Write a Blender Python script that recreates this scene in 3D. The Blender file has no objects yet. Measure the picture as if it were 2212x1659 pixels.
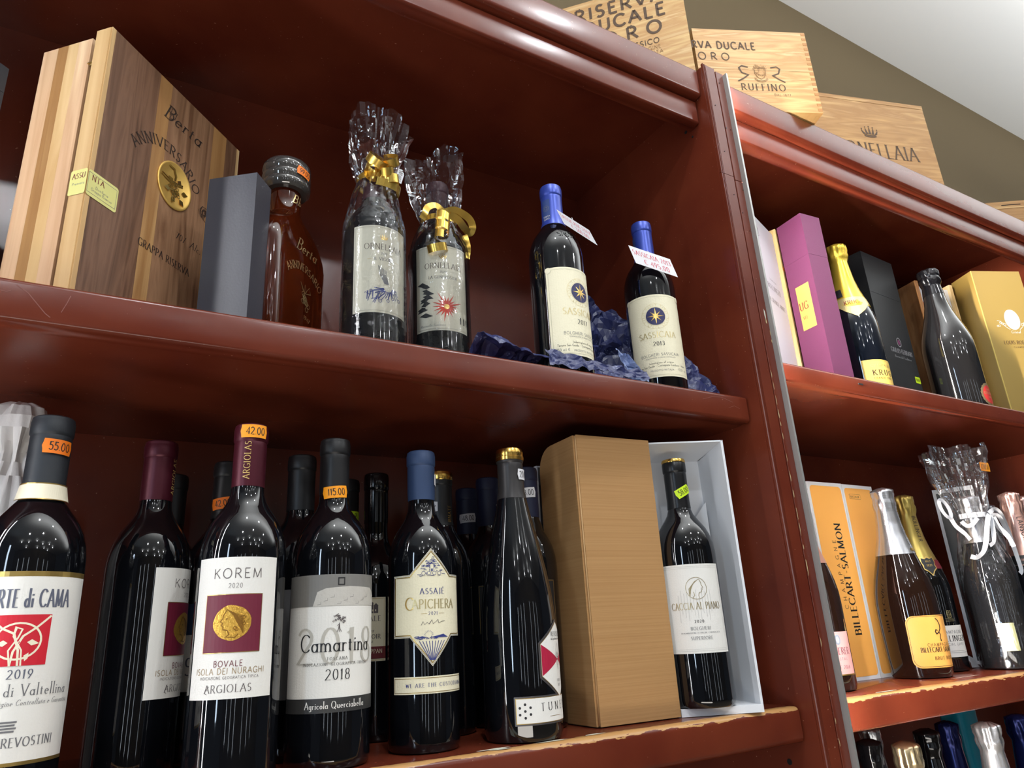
import bpy, bmesh, math, random
from mathutils import Vector, Matrix, noise
random.seed(7)
PI = math.pi
SC = bpy.context.scene
C = SC.collection
R = math.radians

# ------------------------------------------------------------------ camera
cd = bpy.data.cameras.new('camera'); cam = bpy.data.objects.new('camera', cd); C.objects.link(cam)
cd.sensor_width = 36.0; cd.lens = 1547.6 * 36 / 2212
cd.clip_start = .01
cam.location = (-0.82398, -0.66, -0.30104)
cam.rotation_euler = (1.90641, 0.05408, -0.53039)
SC.camera = cam

# ------------------------------------------------------------------ view, world, lights
SC.view_settings.view_transform = 'Standard'; SC.view_settings.look = 'None'
SC.view_settings.gamma = 1; SC.view_settings.use_curve_mapping = False
SC.view_settings.exposure = -0.05
w = bpy.data.worlds.new('world'); SC.world = w; w.use_nodes = True
w.node_tree.nodes['Background'].inputs[0].default_value = (.78, .86, 1, 1)
w.node_tree.nodes['Background'].inputs[1].default_value = .05

def lamp(kind, name, loc, energy, color=(1, 1, 1), size=.05, sy=None, aim=None, spot=None, blend=.5):
    l = bpy.data.lights.new(name, kind); o = bpy.data.objects.new(name, l); C.objects.link(o)
    l.energy = energy; l.color = color; o.location = loc
    if kind == 'AREA':
        l.shape = 'RECTANGLE' if sy else 'DISK'; l.size = size
        if sy: l.size_y = sy
    else:
        l.shadow_soft_size = size
    if kind == 'SPOT': l.spot_size = R(spot); l.spot_blend = blend
    if aim is not None:
        o.rotation_euler = (Vector(aim) - Vector(loc)).to_track_quat('-Z', 'Y').to_euler()
    return o
WARM = (1, .93, .84); COOL = (.93, .96, 1)
# recessed spots in the shop ceiling, aimed at the racks
for (x, y, e, ax, ay, az) in ((-.75, -.72, 22, -.5, .1, -.2), (.25, -.80, 17, .35, .1, -.1), (-.15, -1.75, 34, -.3, .2, .1), (-1.3, -1.9, 34, -.5, .2, .0), (1.3, -1.7, 28, .8, .2, .2)):
    lamp('SPOT', 'ceiling_spot', (x, y, 1.50), e, COOL, .03, aim=(ax, ay, az), spot=80, blend=.6)
# small downlights further back in the shop (the dots mirrored in the glass)
for (x, y) in ((-2.2, -2.7), (-1.4, -2.9), (-.5, -2.7), (.3, -3.0), (1.1, -2.7), (1.9, -2.9), (-1.8, -3.8), (-.2, -3.9), (.8, -3.7), (1.6, -3.9)):
    lamp('POINT', 'shop_downlight', (x, y, 1.42), 3.0, COOL, .035)
# unseen upward area lights added only to brighten the ceiling
o = lamp('AREA', 'ceiling_fill_light', (1.4, -.70, .98), 72, COOL, 5.0, .10, aim=(1.4, -.66, 3)); o.data.spread = R(160)
lamp('AREA', 'ceiling_fill_light', (.6, -2.0, 1.00), 3, COOL, 5.0, .10, aim=(.6, -2.7, 3))
# lit upright strips on the racks across the aisle
for x, e in ((-2.5, 2.2), (-1.75, 1.4), (-1.1, 1.4), (.1, 1.0), (.95, 1.4), (1.7, 1.0)):
    lamp('AREA', 'far_rack_strip', (x, -3.6, -.25), e, (.80, .90, 1), .05, 1.7, aim=(x, 0, -.25))
# the slot light let into the divider post throws a narrow sheet of light along the right rack's front
o = lamp('AREA', 'post_slot_light', (.0235, -.0262, -.18), 3.6, (1, .90, .80), .006, 1.40, aim=(.5, -.018, -.18)); o.data.spread = R(26)
# unseen low area light added to lift the undersides of the shelves
lamp('AREA', 'low_fill_light', (-1.1, -1.25, -1.05), 8, (1, .94, .86), 1.2, .25, aim=(-.6, .1, 0))
# upright strip on the rack to the left of the pair
lamp('AREA', 'rack_strip', (-1.55, -.16, .05), 4.5, COOL, .025, 1.5, aim=(-.4, .05, .05))
lamp('AREA', 'shop_window', (-2.9, -1.75, .1), 14, (.66, .82, 1), .16, 1.7, aim=(-.5, .0, .0))

# ------------------------------------------------------------------ materials
MT = {}
def mat(name, col, rough=.5, metal=0., spec=.5, coat=0., emis=None, es=0, alpha=None, bump=None, trans=None, ior=1.5, aniso=0, sheen=0):
    if name in MT: return MT[name]
    m = bpy.data.materials.new(name); m.use_nodes = True
    b = m.node_tree.nodes['Principled BSDF']
    b.inputs['Base Color'].default_value = (*col, 1); b.inputs['Roughness'].default_value = rough
    b.inputs['Metallic'].default_value = metal; b.inputs['Specular IOR Level'].default_value = spec
    b.inputs['Coat Weight'].default_value = coat; b.inputs['IOR'].default_value = ior
    b.inputs['Coat Roughness'].default_value = .06
    if emis: b.inputs['Emission Color'].default_value = (*emis, 1); b.inputs['Emission Strength'].default_value = es
    if trans: b.inputs['Transmission Weight'].default_value = trans
    if bump:
        sc, st, det = bump
        t = m.node_tree; tc = t.nodes.new('ShaderNodeTexCoord'); n = t.nodes.new('ShaderNodeTexNoise')
        n.inputs['Scale'].default_value = sc; n.inputs['Detail'].default_value = det
        bp = t.nodes.new('ShaderNodeBump'); bp.inputs['Strength'].default_value = st; bp.inputs['Distance'].default_value = .002
        t.links.new(tc.outputs['Object'], n.inputs['Vector']); t.links.new(n.outputs[0], bp.inputs['Height'])
        t.links.new(bp.outputs[0], b.inputs['Normal'])
    MT[name] = m; return m
def srgb(r, g, b):
    f = lambda c: (c / 255) / 12.92 if c / 255 < .04045 else ((c / 255 + .055) / 1.055) ** 2.4
    return (f(r), f(g), f(b))
def nodes(m): return m.node_tree, m.node_tree.nodes['Principled BSDF']
def ramp(t, stops, interp='LINEAR'):
    r = t.nodes.new('ShaderNodeValToRGB'); e = r.color_ramp.elements; r.color_ramp.interpolation = interp
    while len(e) < len(stops): e.new(.5)
    for i, (p, c) in enumerate(stops): e[i].position = p; e[i].color = (*c, 1) if len(c) == 3 else c
    return r

def paint(name, worn=None):
    """oxblood satin paint; worn = (z of the top edge, reach) gives rubbed-through wood along that arris"""
    m = mat(name, (.135, .025, .0115), .33, spec=.38)
    t, b = nodes(m); tc = t.nodes.new('ShaderNodeTexCoord')
    n = t.nodes.new('ShaderNodeTexNoise'); n.inputs['Scale'].default_value = 9; n.inputs['Detail'].default_value = 6
    t.links.new(tc.outputs['Object'], n.inputs['Vector'])
    r = ramp(t, [(.3, (.112, .019, .0095)), (.72, (.158, .031, .0135))]); t.links.new(n.outputs[0], r.inputs[0])
    out = r.outputs[0]
    rr = t.nodes.new('ShaderNodeMapRange'); rr.inputs[3].default_value = .17; rr.inputs[4].default_value = .30
    t.links.new(n.outputs[0], rr.inputs[0]); t.links.new(rr.outputs[0], b.inputs['Roughness'])
    # fine scratches and specks
    vo = t.nodes.new('ShaderNodeTexNoise'); vo.inputs['Scale'].default_value = 260; vo.inputs['Detail'].default_value = 2
    t.links.new(tc.outputs['Object'], vo.inputs['Vector'])
    r2 = ramp(t, [(.735, (0, 0, 0)), (.76, (1, 1, 1))]); t.links.new(vo.outputs[0], r2.inputs[0])
    mx = t.nodes.new('ShaderNodeMix'); mx.data_type = 'RGBA'; mx.inputs[7].default_value = (.30, .14, .09, 1)
    t.links.new(r2.outputs[0], mx.inputs[0]); t.links.new(out, mx.inputs[6]); out = mx.outputs[2]
    if worn:
        z0, reach, lo = worn
        sp = t.nodes.new('ShaderNodeSeparateXYZ'); t.links.new(tc.outputs['Object'], sp.inputs[0])
        a = t.nodes.new('ShaderNodeMath'); a.operation = 'SUBTRACT'; a.inputs[1].default_value = z0; t.links.new(sp.outputs[2], a.inputs[0])
        a2 = t.nodes.new('ShaderNodeMath'); a2.operation = 'ABSOLUTE'; t.links.new(a.outputs[0], a2.inputs[0])
        bb = t.nodes.new('ShaderNodeMath'); bb.operation = 'SUBTRACT'; bb.inputs[1].default_value = .0062; t.links.new(sp.outputs[1], bb.inputs[0])
        b2 = t.nodes.new('ShaderNodeMath'); b2.operation = 'ABSOLUTE'; t.links.new(bb.outputs[0], b2.inputs[0])
        ad = t.nodes.new('ShaderNodeMath'); ad.operation = 'ADD'; t.links.new(a2.outputs[0], ad.inputs[0]); t.links.new(b2.outputs[0], ad.inputs[1])
        mp = t.nodes.new('ShaderNodeMapping'); mp.inputs['Scale'].default_value = (60, 260, 260); t.links.new(tc.outputs['Object'], mp.inputs[0])
        nn = t.nodes.new('ShaderNodeTexNoise'); nn.inputs['Scale'].default_value = 1; nn.inputs['Detail'].default_value = 4; t.links.new(mp.outputs[0], nn.inputs['Vector'])
        ms = t.nodes.new('ShaderNodeMath'); ms.operation = 'MULTIPLY'; ms.inputs[1].default_value = reach * 2; t.links.new(nn.outputs[0], ms.inputs[0])
        # the wear comes and goes along the edge
        mp2 = t.nodes.new('ShaderNodeMapping'); mp2.inputs['Scale'].default_value = (3.2, 0, 0); mp2.inputs['Location'].default_value = (lo, 0, 0); t.links.new(tc.outputs['Object'], mp2.inputs[0])
        n3 = t.nodes.new('ShaderNodeTexNoise'); n3.inputs['Scale'].default_value = 1; n3.inputs['Detail'].default_value = 2; t.links.new(mp2.outputs[0], n3.inputs['Vector'])
        r4 = ramp(t, [(.36, (.25, .25, .25)), (.5, (1, 1, 1))]); t.links.new(n3.outputs[0], r4.inputs[0])
        m4 = t.nodes.new('ShaderNodeMath'); m4.operation = 'MULTIPLY'; t.links.new(ms.outputs[0], m4.inputs[0]); t.links.new(r4.outputs[0], m4.inputs[1])
        lt = t.nodes.new('ShaderNodeMath'); lt.operation = 'LESS_THAN'; t.links.new(ad.outputs[0], lt.inputs[0]); t.links.new(m4.outputs[0], lt.inputs[1])
        m5 = t.nodes.new('ShaderNodeMix'); m5.data_type = 'RGBA'; m5.inputs[7].default_value = (.50, .27, .10, 1)
        t.links.new(lt.outputs[0], m5.inputs[0]); t.links.new(out, m5.inputs[6]); out = m5.outputs[2]
    t.links.new(out, b.inputs['Base Color'])
    bn = t.nodes.new('ShaderNodeBump'); bn.inputs['Strength'].default_value = .05; bn.inputs['Distance'].default_value = .002
    n5 = t.nodes.new('ShaderNodeTexNoise'); n5.inputs['Scale'].default_value = 42; n5.inputs['Detail'].default_value = 5
    t.links.new(tc.outputs['Object'], n5.inputs['Vector']); t.links.new(n5.outputs[0], bn.inputs['Height']); t.links.new(bn.outputs[0], b.inputs['Normal'])
    return m
def wood(name, c1, c2, scale=(3, 3, 60), rough=.5, axis='Z', dist=1.2, c3=None):
    """grain runs along the low-scale axes"""
    m = mat(name, c1, rough, spec=.35); t, b = nodes(m)
    tc = t.nodes.new('ShaderNodeTexCoord'); mp = t.nodes.new('ShaderNodeMapping'); mp.inputs['Scale'].default_value = scale
    n = t.nodes.new('ShaderNodeTexNoise'); n.inputs['Scale'].default_value = 1; n.inputs['Detail'].default_value = 7; n.inputs['Distortion'].default_value = dist
    t.links.new(tc.outputs['Object'], mp.inputs[0]); t.links.new(mp.outputs[0], n.inputs['Vector'])
    st = [(.32, c1), (.66, c2)] if c3 is None else [(.3, c1), (.52, c2), (.72, c3)]
    r = ramp(t, st); t.links.new(n.outputs[0], r.inputs[0]); t.links.new(r.outputs[0], b.inputs['Base Color'])
    bp = t.nodes.new('ShaderNodeBump'); bp.inputs['Strength'].default_value = .12; bp.inputs['Distance'].default_value = .001
    t.links.new(n.outputs[0], bp.inputs['Height']); t.links.new(bp.outputs[0], b.inputs['Normal'])
    return m
def clearfilm(name, tint=(1, 1, 1), haze=.05, fres=1.0):
    m = bpy.data.materials.new(name); m.use_nodes = True; t = m.node_tree; t.nodes.clear()
    o = t.nodes.new('ShaderNodeOutputMaterial'); tr = t.nodes.new('ShaderNodeBsdfTransparent'); tr.inputs[0].default_value = (*tint, 1)
    gl = t.nodes.new('ShaderNodeBsdfGlossy'); gl.inputs[0].default_value = (.95, .97, 1, 1); gl.inputs['Roughness'].default_value = .07
    df = t.nodes.new('ShaderNodeBsdfDiffuse'); df.inputs[0].default_value = (.8, .8, .85, 1)
    tc = t.nodes.new('ShaderNodeTexCoord'); n = t.nodes.new('ShaderNodeTexNoise'); n.inputs['Scale'].default_value = 38; n.inputs['Detail'].default_value = 2; n.inputs['Distortion'].default_value = 2.2
    t.links.new(tc.outputs['Object'], n.inputs['Vector'])
    bp = t.nodes.new('ShaderNodeBump'); bp.inputs['Strength'].default_value = .30; bp.inputs['Distance'].default_value = .003; t.links.new(n.outputs[0], bp.inputs['Height'])
    t.links.new(bp.outputs[0], gl.inputs['Normal'])
    lw = t.nodes.new('ShaderNodeFresnel'); lw.inputs['IOR'].default_value = 1.5; t.links.new(bp.outputs[0], lw.inputs['Normal'])
    ml = t.nodes.new('ShaderNodeMath'); ml.operation = 'MULTIPLY_ADD'; ml.inputs[1].default_value = fres; ml.inputs[2].default_value = .008; ml.use_clamp = True; t.links.new(lw.outputs[0], ml.inputs[0])
    m1 = t.nodes.new('ShaderNodeMixShader'); m1.inputs[0].default_value = haze; t.links.new(tr.outputs[0], m1.inputs[1]); t.links.new(df.outputs[0], m1.inputs[2])
    m2 = t.nodes.new('ShaderNodeMixShader'); t.links.new(ml.outputs[0], m2.inputs[0]); t.links.new(m1.outputs[0], m2.inputs[1]); t.links.new(gl.outputs[0], m2.inputs[2])
    t.links.new(m2.outputs[0], o.inputs[0]); MT[name] = m
    return m
RED = paint('oxblood_paint')
GLASS = mat('dark_wine_glass', (.0035, .004, .0055), .035, spec=.6, coat=.3)
BROWNGLASS = mat('brown_champagne_glass', (.014, .006, .004), .03, spec=.6, coat=.3)
GREENGLASS = mat('deep_green_glass', (.003, .008, .006), .035, spec=.6, coat=.3)
PAPER = mat('label_paper', srgb(232, 230, 224), .55, spec=.3, bump=(700, .1, 2))
CREAM = mat('cream_label', srgb(236, 229, 200), .55, spec=.3, bump=(500, .12, 2))
IVORY = mat('ivory_label', srgb(224, 220, 202), .55, spec=.3, bump=(500, .12, 2))
INK = mat('black_ink', (.012, .012, .014), .5)
GREYINK = mat('grey_ink', (.16, .16, .17), .5)
GOLDF = mat('gold_foil_print', (.62, .42, .13), .28, metal=.85)
GOLD = mat('gold_metal', (.80, .50, .12), .22, metal=1)
# ------------------------------------------------------------------ geometry helpers
def link(name, me, parent=None, mats=(), smooth=False):
    o = bpy.data.objects.new(name, me); C.objects.link(o)
    for m in (mats if isinstance(mats, (list, tuple)) else [mats]): me.materials.append(m)
    if smooth:
        me.polygons.foreach_set('use_smooth', [True] * len(me.polygons))
    if parent: o.parent = parent
    return o
def frombm(name, bm, m, parent=None, smooth=False, bevel=0, seg=2, sharp=None):
    if bevel:
        bmesh.ops.bevel(bm, geom=[e for e in bm.edges if e.is_manifold and e.calc_face_angle(0) > .5], offset=bevel, segments=seg, affect='EDGES', clamp_overlap=True)
    me = bpy.data.meshes.new(name); bm.to_mesh(me); bm.free()
    o = link(name, me, parent, m, smooth)
    if smooth and sharp: me.set_sharp_from_angle(angle=R(sharp))
    return o
def tag(o, label, cat, group=None):
    o['label'] = label; o['category'] = cat
    if group: o['group'] = group
    return o
def thing(name, label, cat, loc=(0, 0, 0), rz=0, group=None):
    o = bpy.data.objects.new(name, None); C.objects.link(o); o.location = loc; o.rotation_euler = (0, 0, R(rz)); o.empty_display_size = .02
    return tag(o, label, cat, group)
def addbox(bm, a, b):
    x0, y0, z0 = a; x1, y1, z1 = b
    v = [bm.verts.new(p) for p in ((x0, y0, z0), (x1, y0, z0), (x1, y1, z0), (x0, y1, z0), (x0, y0, z1), (x1, y0, z1), (x1, y1, z1), (x0, y1, z1))]
    for f in ((0, 3, 2, 1), (4, 5, 6, 7), (0, 1, 5, 4), (1, 2, 6, 5), (2, 3, 7, 6), (3, 0, 4, 7)): bm.faces.new([v[i] for i in f])
def box(name, a, b, m, parent=None, bevel=.0006, seg=2):
    bm = bmesh.new(); addbox(bm, a, b)
    return frombm(name, bm, m, parent, bevel=bevel, seg=seg)
def boxes(name, lst, m, parent=None, bevel=0):
    bm = bmesh.new()
    for a, b in lst: addbox(bm, a, b)
    return frombm(name, bm, m, parent, bevel=bevel, seg=1)
def lathe(name, prof, m, parent=None, seg=56, cap=True, off=(0, 0, 0), fn=None, sharp=40, squash=None):
    bm = bmesh.new(); rows = []
    for i, (r, z) in enumerate(prof):
        row = []
        for k in range(seg):
            a = 2 * PI * k / seg; rr, zz = (r, z) if fn is None else fn(r, z, a, i)
            row.append(bm.verts.new((off[0] + rr * math.sin(a), off[1] - rr * math.cos(a) * (squash or 1), off[2] + zz)))
        rows.append(row)
    for i in range(len(rows) - 1):
        for k in range(seg):
            k2 = (k + 1) % seg; bm.faces.new((rows[i][k], rows[i][k2], rows[i + 1][k2], rows[i + 1][k]))
    if cap:
        bm.faces.new(rows[0][::-1]); bm.faces.new(rows[-1])
    return frombm(name, bm, m, parent, smooth=True, sharp=sharp)
def tube(name, pts, r, m, parent=None, n=8):
    bm = bmesh.new(); rings = []
    P = [Vector(p) for p in pts]
    for i, p in enumerate(P):
        d = (P[min(i + 1, len(P) - 1)] - P[max(i - 1, 0)]).normalized()
        u = d.orthogonal().normalized(); v = d.cross(u)
        rings.append([bm.verts.new(p + r * (math.cos(2 * PI * k / n) * u + math.sin(2 * PI * k / n) * v)) for k in range(n)])
    for a, b in zip(rings, rings[1:]):
        for k in range(n): bm.faces.new((a[k], a[(k + 1) % n], b[(k + 1) % n], b[k]))
    bm.faces.new(rings[0][::-1]); bm.faces.new(rings[-1])
    bmesh.ops.recalc_face_normals(bm, faces=bm.faces)
    return frombm(name, bm, m, parent, smooth=True)
def vribbon(name, pts, width, V, m, parent=None, th=.0003, n=6, twist=0):
    """smooth strip whose broad side is turned to V, twisting a little along the way"""
    P = [Vector(p) for p in pts]; Q = []
    for k in range(len(P) - 1):
        a, b, c_, d = P[max(k - 1, 0)], P[k], P[k + 1], P[min(k + 2, len(P) - 1)]
        for i in range(n):
            t = i / n; Q.append(.5 * ((2 * b) + (c_ - a) * t + (2 * a - 5 * b + 4 * c_ - d) * t * t + (3 * b - a - 3 * c_ + d) * t ** 3))
    Q.append(P[-1]); V = Vector(V).normalized(); wd = []; last = None
    for k in range(len(Q)):
        t = (Q[min(k + 1, len(Q) - 1)] - Q[max(k - 1, 0)]).normalized(); w_ = t.cross(V)
        if w_.length < .25 and last: w_ = last
        w_.normalize()
        if last and w_.dot(last) < 0: w_ = -w_
        last = w_.copy(); w_ = Matrix.Rotation(R(twist) * math.sin(k / len(Q) * 2 * PI), 3, t) @ w_
        wd.append(tuple(w_))
    return ribbon(name, Q, width, wd, m, parent, th)
def ribbon(name, pts, width, wdir, m, parent=None, th=.0003):
    """flat strip following pts; wdir = direction (or list) of the strip's width"""
    bm = bmesh.new(); rows = []
    for i, p in enumerate(pts):
        wd = Vector(wdir[i] if isinstance(wdir, list) else wdir).normalized() * (width / 2)
        p = Vector(p); rows.append((bm.verts.new(p - wd), bm.verts.new(p + wd)))
    for a, b in zip(rows, rows[1:]): bm.faces.new((a[0], a[1], b[1], b[0]))
    o = frombm(name, bm, m, parent, smooth=True)
    return o

# ------------------------------------------------------------------ strokes font (serif and sans from the same skeletons)
def arc(cx, cy, rx, ry, a0, a1, n=10):
    return [(cx + rx * math.cos(R(a0 + (a1 - a0) * i / n)), cy + ry * math.sin(R(a0 + (a1 - a0) * i / n))) for i in range(n + 1)]
A_ = arc
GL = {
'A': (.72, [[(.0, 0), (.36, 1)], [(.36, 1), (.72, 0)], [(.13, .36), (.59, .36)]]),
'B': (.58, [[(.08, 0), (.08, 1)], [(.08, 1), (.3, 1)] + A_(.3, .77, .2, .23, 90, -90) + [(.08, .54)], [(.3, .54)] + A_(.3, .27, .25, .27, 90, -90) + [(.08, 0)]]),
'C': (.72, [A_(.42, .5, .38, .5, 42, 318, 18)]),
'D': (.72, [[(.08, 0), (.08, 1)], [(.08, 1), (.26, 1)] + A_(.26, .5, .42, .5, 90, -90, 14) + [(.08, 0)]]),
'E': (.52, [[(.08, 0), (.08, 1)], [(.08, 1), (.5, 1)], [(.08, .52), (.42, .52)], [(.08, 0), (.52, 0)]]),
'F': (.48, [[(.08, 0), (.08, 1)], [(.08, 1), (.48, 1)], [(.08, .52), (.4, .52)]]),
'G': (.76, [A_(.42, .5, .38, .5, 42, 330, 18), [(.72, .05), (.72, .42), (.48, .42)]]),
'H': (.7, [[(.08, 0), (.08, 1)], [(.62, 0), (.62, 1)], [(.08, .52), (.62, .52)]]),
'I': (.18, [[(.09, 0), (.09, 1)]]),
'J': (.34, [[(.24, 1), (.24, .12)] + A_(.1, .12, .14, .2, 0, -100, 5)]),
'K': (.64, [[(.08, 0), (.08, 1)], [(.08, .42), (.58, 1)], [(.24, .58), (.62, 0)]]),
'L': (.5, [[(.08, 0), (.08, 1)], [(.08, 0), (.5, 0)]]),
'M': (.86, [[(.08, 0), (.12, 1)], [(.12, 1), (.43, .05)], [(.43, .05), (.74, 1)], [(.74, 1), (.78, 0)]]),
'N': (.74, [[(.08, 0), (.08, 1)], [(.08, 1), (.66, 0)], [(.66, 0), (.66, 1)]]),
'O': (.84, [A_(.42, .5, .38, .5, 0, 360, 24)]),
'P': (.56, [[(.08, 0), (.08, 1)], [(.08, 1), (.28, 1)] + A_(.28, .74, .25, .26, 90, -90) + [(.08, .48)]]),
'Q': (.84, [A_(.42, .5, .38, .5, 0, 360, 24), [(.45, .2), (.8, -.15)]]),
'R': (.62, [[(.08, 0), (.08, 1)], [(.08, 1), (.28, 1)] + A_(.28, .74, .24, .26, 90, -90) + [(.08, .48)], [(.28, .48), (.62, 0)]]),
'S': (.5, [A_(.26, .75, .2, .25, 40, 250, 10) + A_(.24, .26, .22, .26, 80, -140, 11)]),
'T': (.6, [[(.3, 0), (.3, 1)], [(.0, 1), (.6, 1)]]),
'U': (.7, [[(.08, 1), (.08, .32)] + A_(.35, .32, .27, .32, 180, 360, 12) + [(.62, 1)]]),
'V': (.68, [[(.0, 1), (.34, 0)], [(.34, 0), (.68, 1)]]),
'W': (.96, [[(.0, 1), (.26, 0)], [(.26, 0), (.48, .9)], [(.48, .9), (.7, 0)], [(.7, 0), (.96, 1)]]),
'X': (.64, [[(.02, 1), (.62, 0)], [(.6, 1), (.02, 0)]]),
'Y': (.62, [[(.0, 1), (.31, .48)], [(.62, 1), (.31, .48)], [(.31, .48), (.31, 0)]]),
'Z': (.58, [[(.04, 1), (.56, 1), (.02, 0), (.58, 0)]]),
'0': (.56, [A_(.28, .5, .23, .5, 0, 360, 20)]), '1': (.3, [[(.04, .84), (.16, 1), (.16, 0)]]),
'2': (.54, [A_(.26, .73, .22, .27, 160, -35, 9) + [(.03, 0), (.53, 0)]]),
'3': (.5, [A_(.23, .76, .2, .24, 150, -90, 9), A_(.23, .26, .24, .26, 90, -150, 10)]),
'4': (.56, [[(.42, 0), (.42, 1), (.02, .3), (.56, .3)]]), '5': (.5, [[(.46, 1), (.12, 1), (.08, .56)] + A_(.23, .32, .24, .32, 110, -145, 10)]),
'6': (.52, [[(.42, .98), (.1, .5)] + A_(.27, .3, .22, .3, 160, 520, 18)]), '7': (.5, [[(.02, 1), (.5, 1), (.18, 0)]]),
'8': (.52, [A_(.26, .76, .18, .24, -90, 270, 14), A_(.26, .26, .22, .26, 90, 450, 16)]),
'9': (.52, [A_(.26, .7, .22, .3, -20, 340, 18) + [(.42, .5), (.14, 0)]]),
'a': (.46, [A_(.22, .22, .19, .23, 30, 350, 12), [(.41, .46), (.41, 0)]]), 'b': (.5, [[(.07, 0), (.07, 1.04)], A_(.26, .23, .19, .23, 150, -150, 12)]),
'c': (.4, [A_(.22, .23, .19, .23, 45, 315, 10)]), 'd': (.5, [[(.42, 0), (.42, 1.04)], A_(.23, .23, .19, .23, 30, 330, 12)]),
'e': (.44, [[(.05, .25), (.4, .25)] + A_(.22, .23, .18, .23, 5, 310, 11)]), 'f': (.3, [A_(.24, .84, .12, .18, 60, 180, 5) + [(.12, 0)], [(0, .46), (.28, .46)]]),
'g': (.46, [A_(.22, .25, .18, .21, 0, 360, 12), [(.4, .46), (.4, -.16)] + A_(.22, -.16, .18, .14, 0, -150, 6)]), 'h': (.5, [[(.07, 0), (.07, 1.04)], A_(.24, .26, .18, .2, 170, 0, 8) + [(.42, 0)]]),
'i': (.16, [[(.08, 0), (.08, .46)], [(.08, .64), (.08, .72)]]), 'l': (.16, [[(.08, 0), (.08, 1.04)]]), 'j': (.16, [[(.08, .46), (.08, -.2)]]), 'k': (.46, [[(.07, 0), (.07, 1.04)], [(.07, .2), (.4, .46)], [(.18, .28), (.44, 0)]]),
'm': (.76, [[(.07, 0), (.07, .46)], A_(.22, .26, .15, .2, 170, 0, 7) + [(.37, 0)], A_(.53, .26, .16, .2, 170, 0, 7) + [(.69, 0)]]), 'n': (.5, [[(.07, 0), (.07, .46)], A_(.24, .26, .18, .2, 170, 0, 8) + [(.42, 0)]]),
'o': (.46, [A_(.23, .23, .19, .23, 0, 360, 14)]), 'p': (.5, [[(.07, -.3), (.07, .46)], A_(.26, .23, .19, .23, 150, -150, 12)]), 'q': (.5, [[(.42, -.3), (.42, .46)], A_(.23, .23, .19, .23, 30, 330, 12)]),
'r': (.32, [[(.07, 0), (.07, .46)], A_(.22, .28, .15, .17, 170, 50, 5)]), 's': (.34, [A_(.17, .34, .12, .12, 50, 250, 7) + A_(.16, .12, .14, .13, 80, -140, 8)]),
't': (.3, [[(.12, .66), (.12, .1)] + A_(.2, .1, .08, .1, 180, 290, 4), [(0, .46), (.27, .46)]]), 'u': (.5, [[(.07, .46), (.07, .18)] + A_(.24, .18, .17, .18, 180, 360, 8), [(.42, .46), (.42, 0)]]),
'v': (.44, [[(.0, .46), (.22, 0)], [(.22, 0), (.44, .46)]]), 'x': (.42, [[(.02, .46), (.4, 0)], [(.4, .46), (.02, 0)]]), 'y': (.44, [[(.0, .46), (.22, 0)], [(.44, .46), (.12, -.28)]]),
'z': (.38, [[(.03, .46), (.36, .46), (.02, 0), (.38, 0)]]),
'-': (.34, [[(.04, .42), (.3, .42)]]), '.': (.14, [[(.07, 0), (.07, .07)]]), ',': (.14, [[(.09, .06), (.04, -.14)]]), ' ': (.3, []), "'": (.12, [[(.06, 1), (.06, .8)]]),
'/': (.4, [[(.0, 0), (.4, 1)]]), '%': (.5, [[(.05, 0), (.45, 1)]]),
'\u20ac': (.64, [A_(.4, .5, .3, .48, 50, 310, 12), [(.0, .6), (.46, .6)], [(.0, .42), (.42, .42)]]),
}
GL['\u00c9'] = (.52, GL['E'][1] + [[(.22, 1.1), (.36, 1.25)]])
GL['\u00b7'] = (.2, [[(.1, .4), (.1, .48)]])
def swidth(s, serif, sp):
    w = 0
    for ch in s: w += GL.get(ch, GL['-'])[0] + .12 + sp + (.05 if serif else 0)
    return w - .12 - sp

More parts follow.
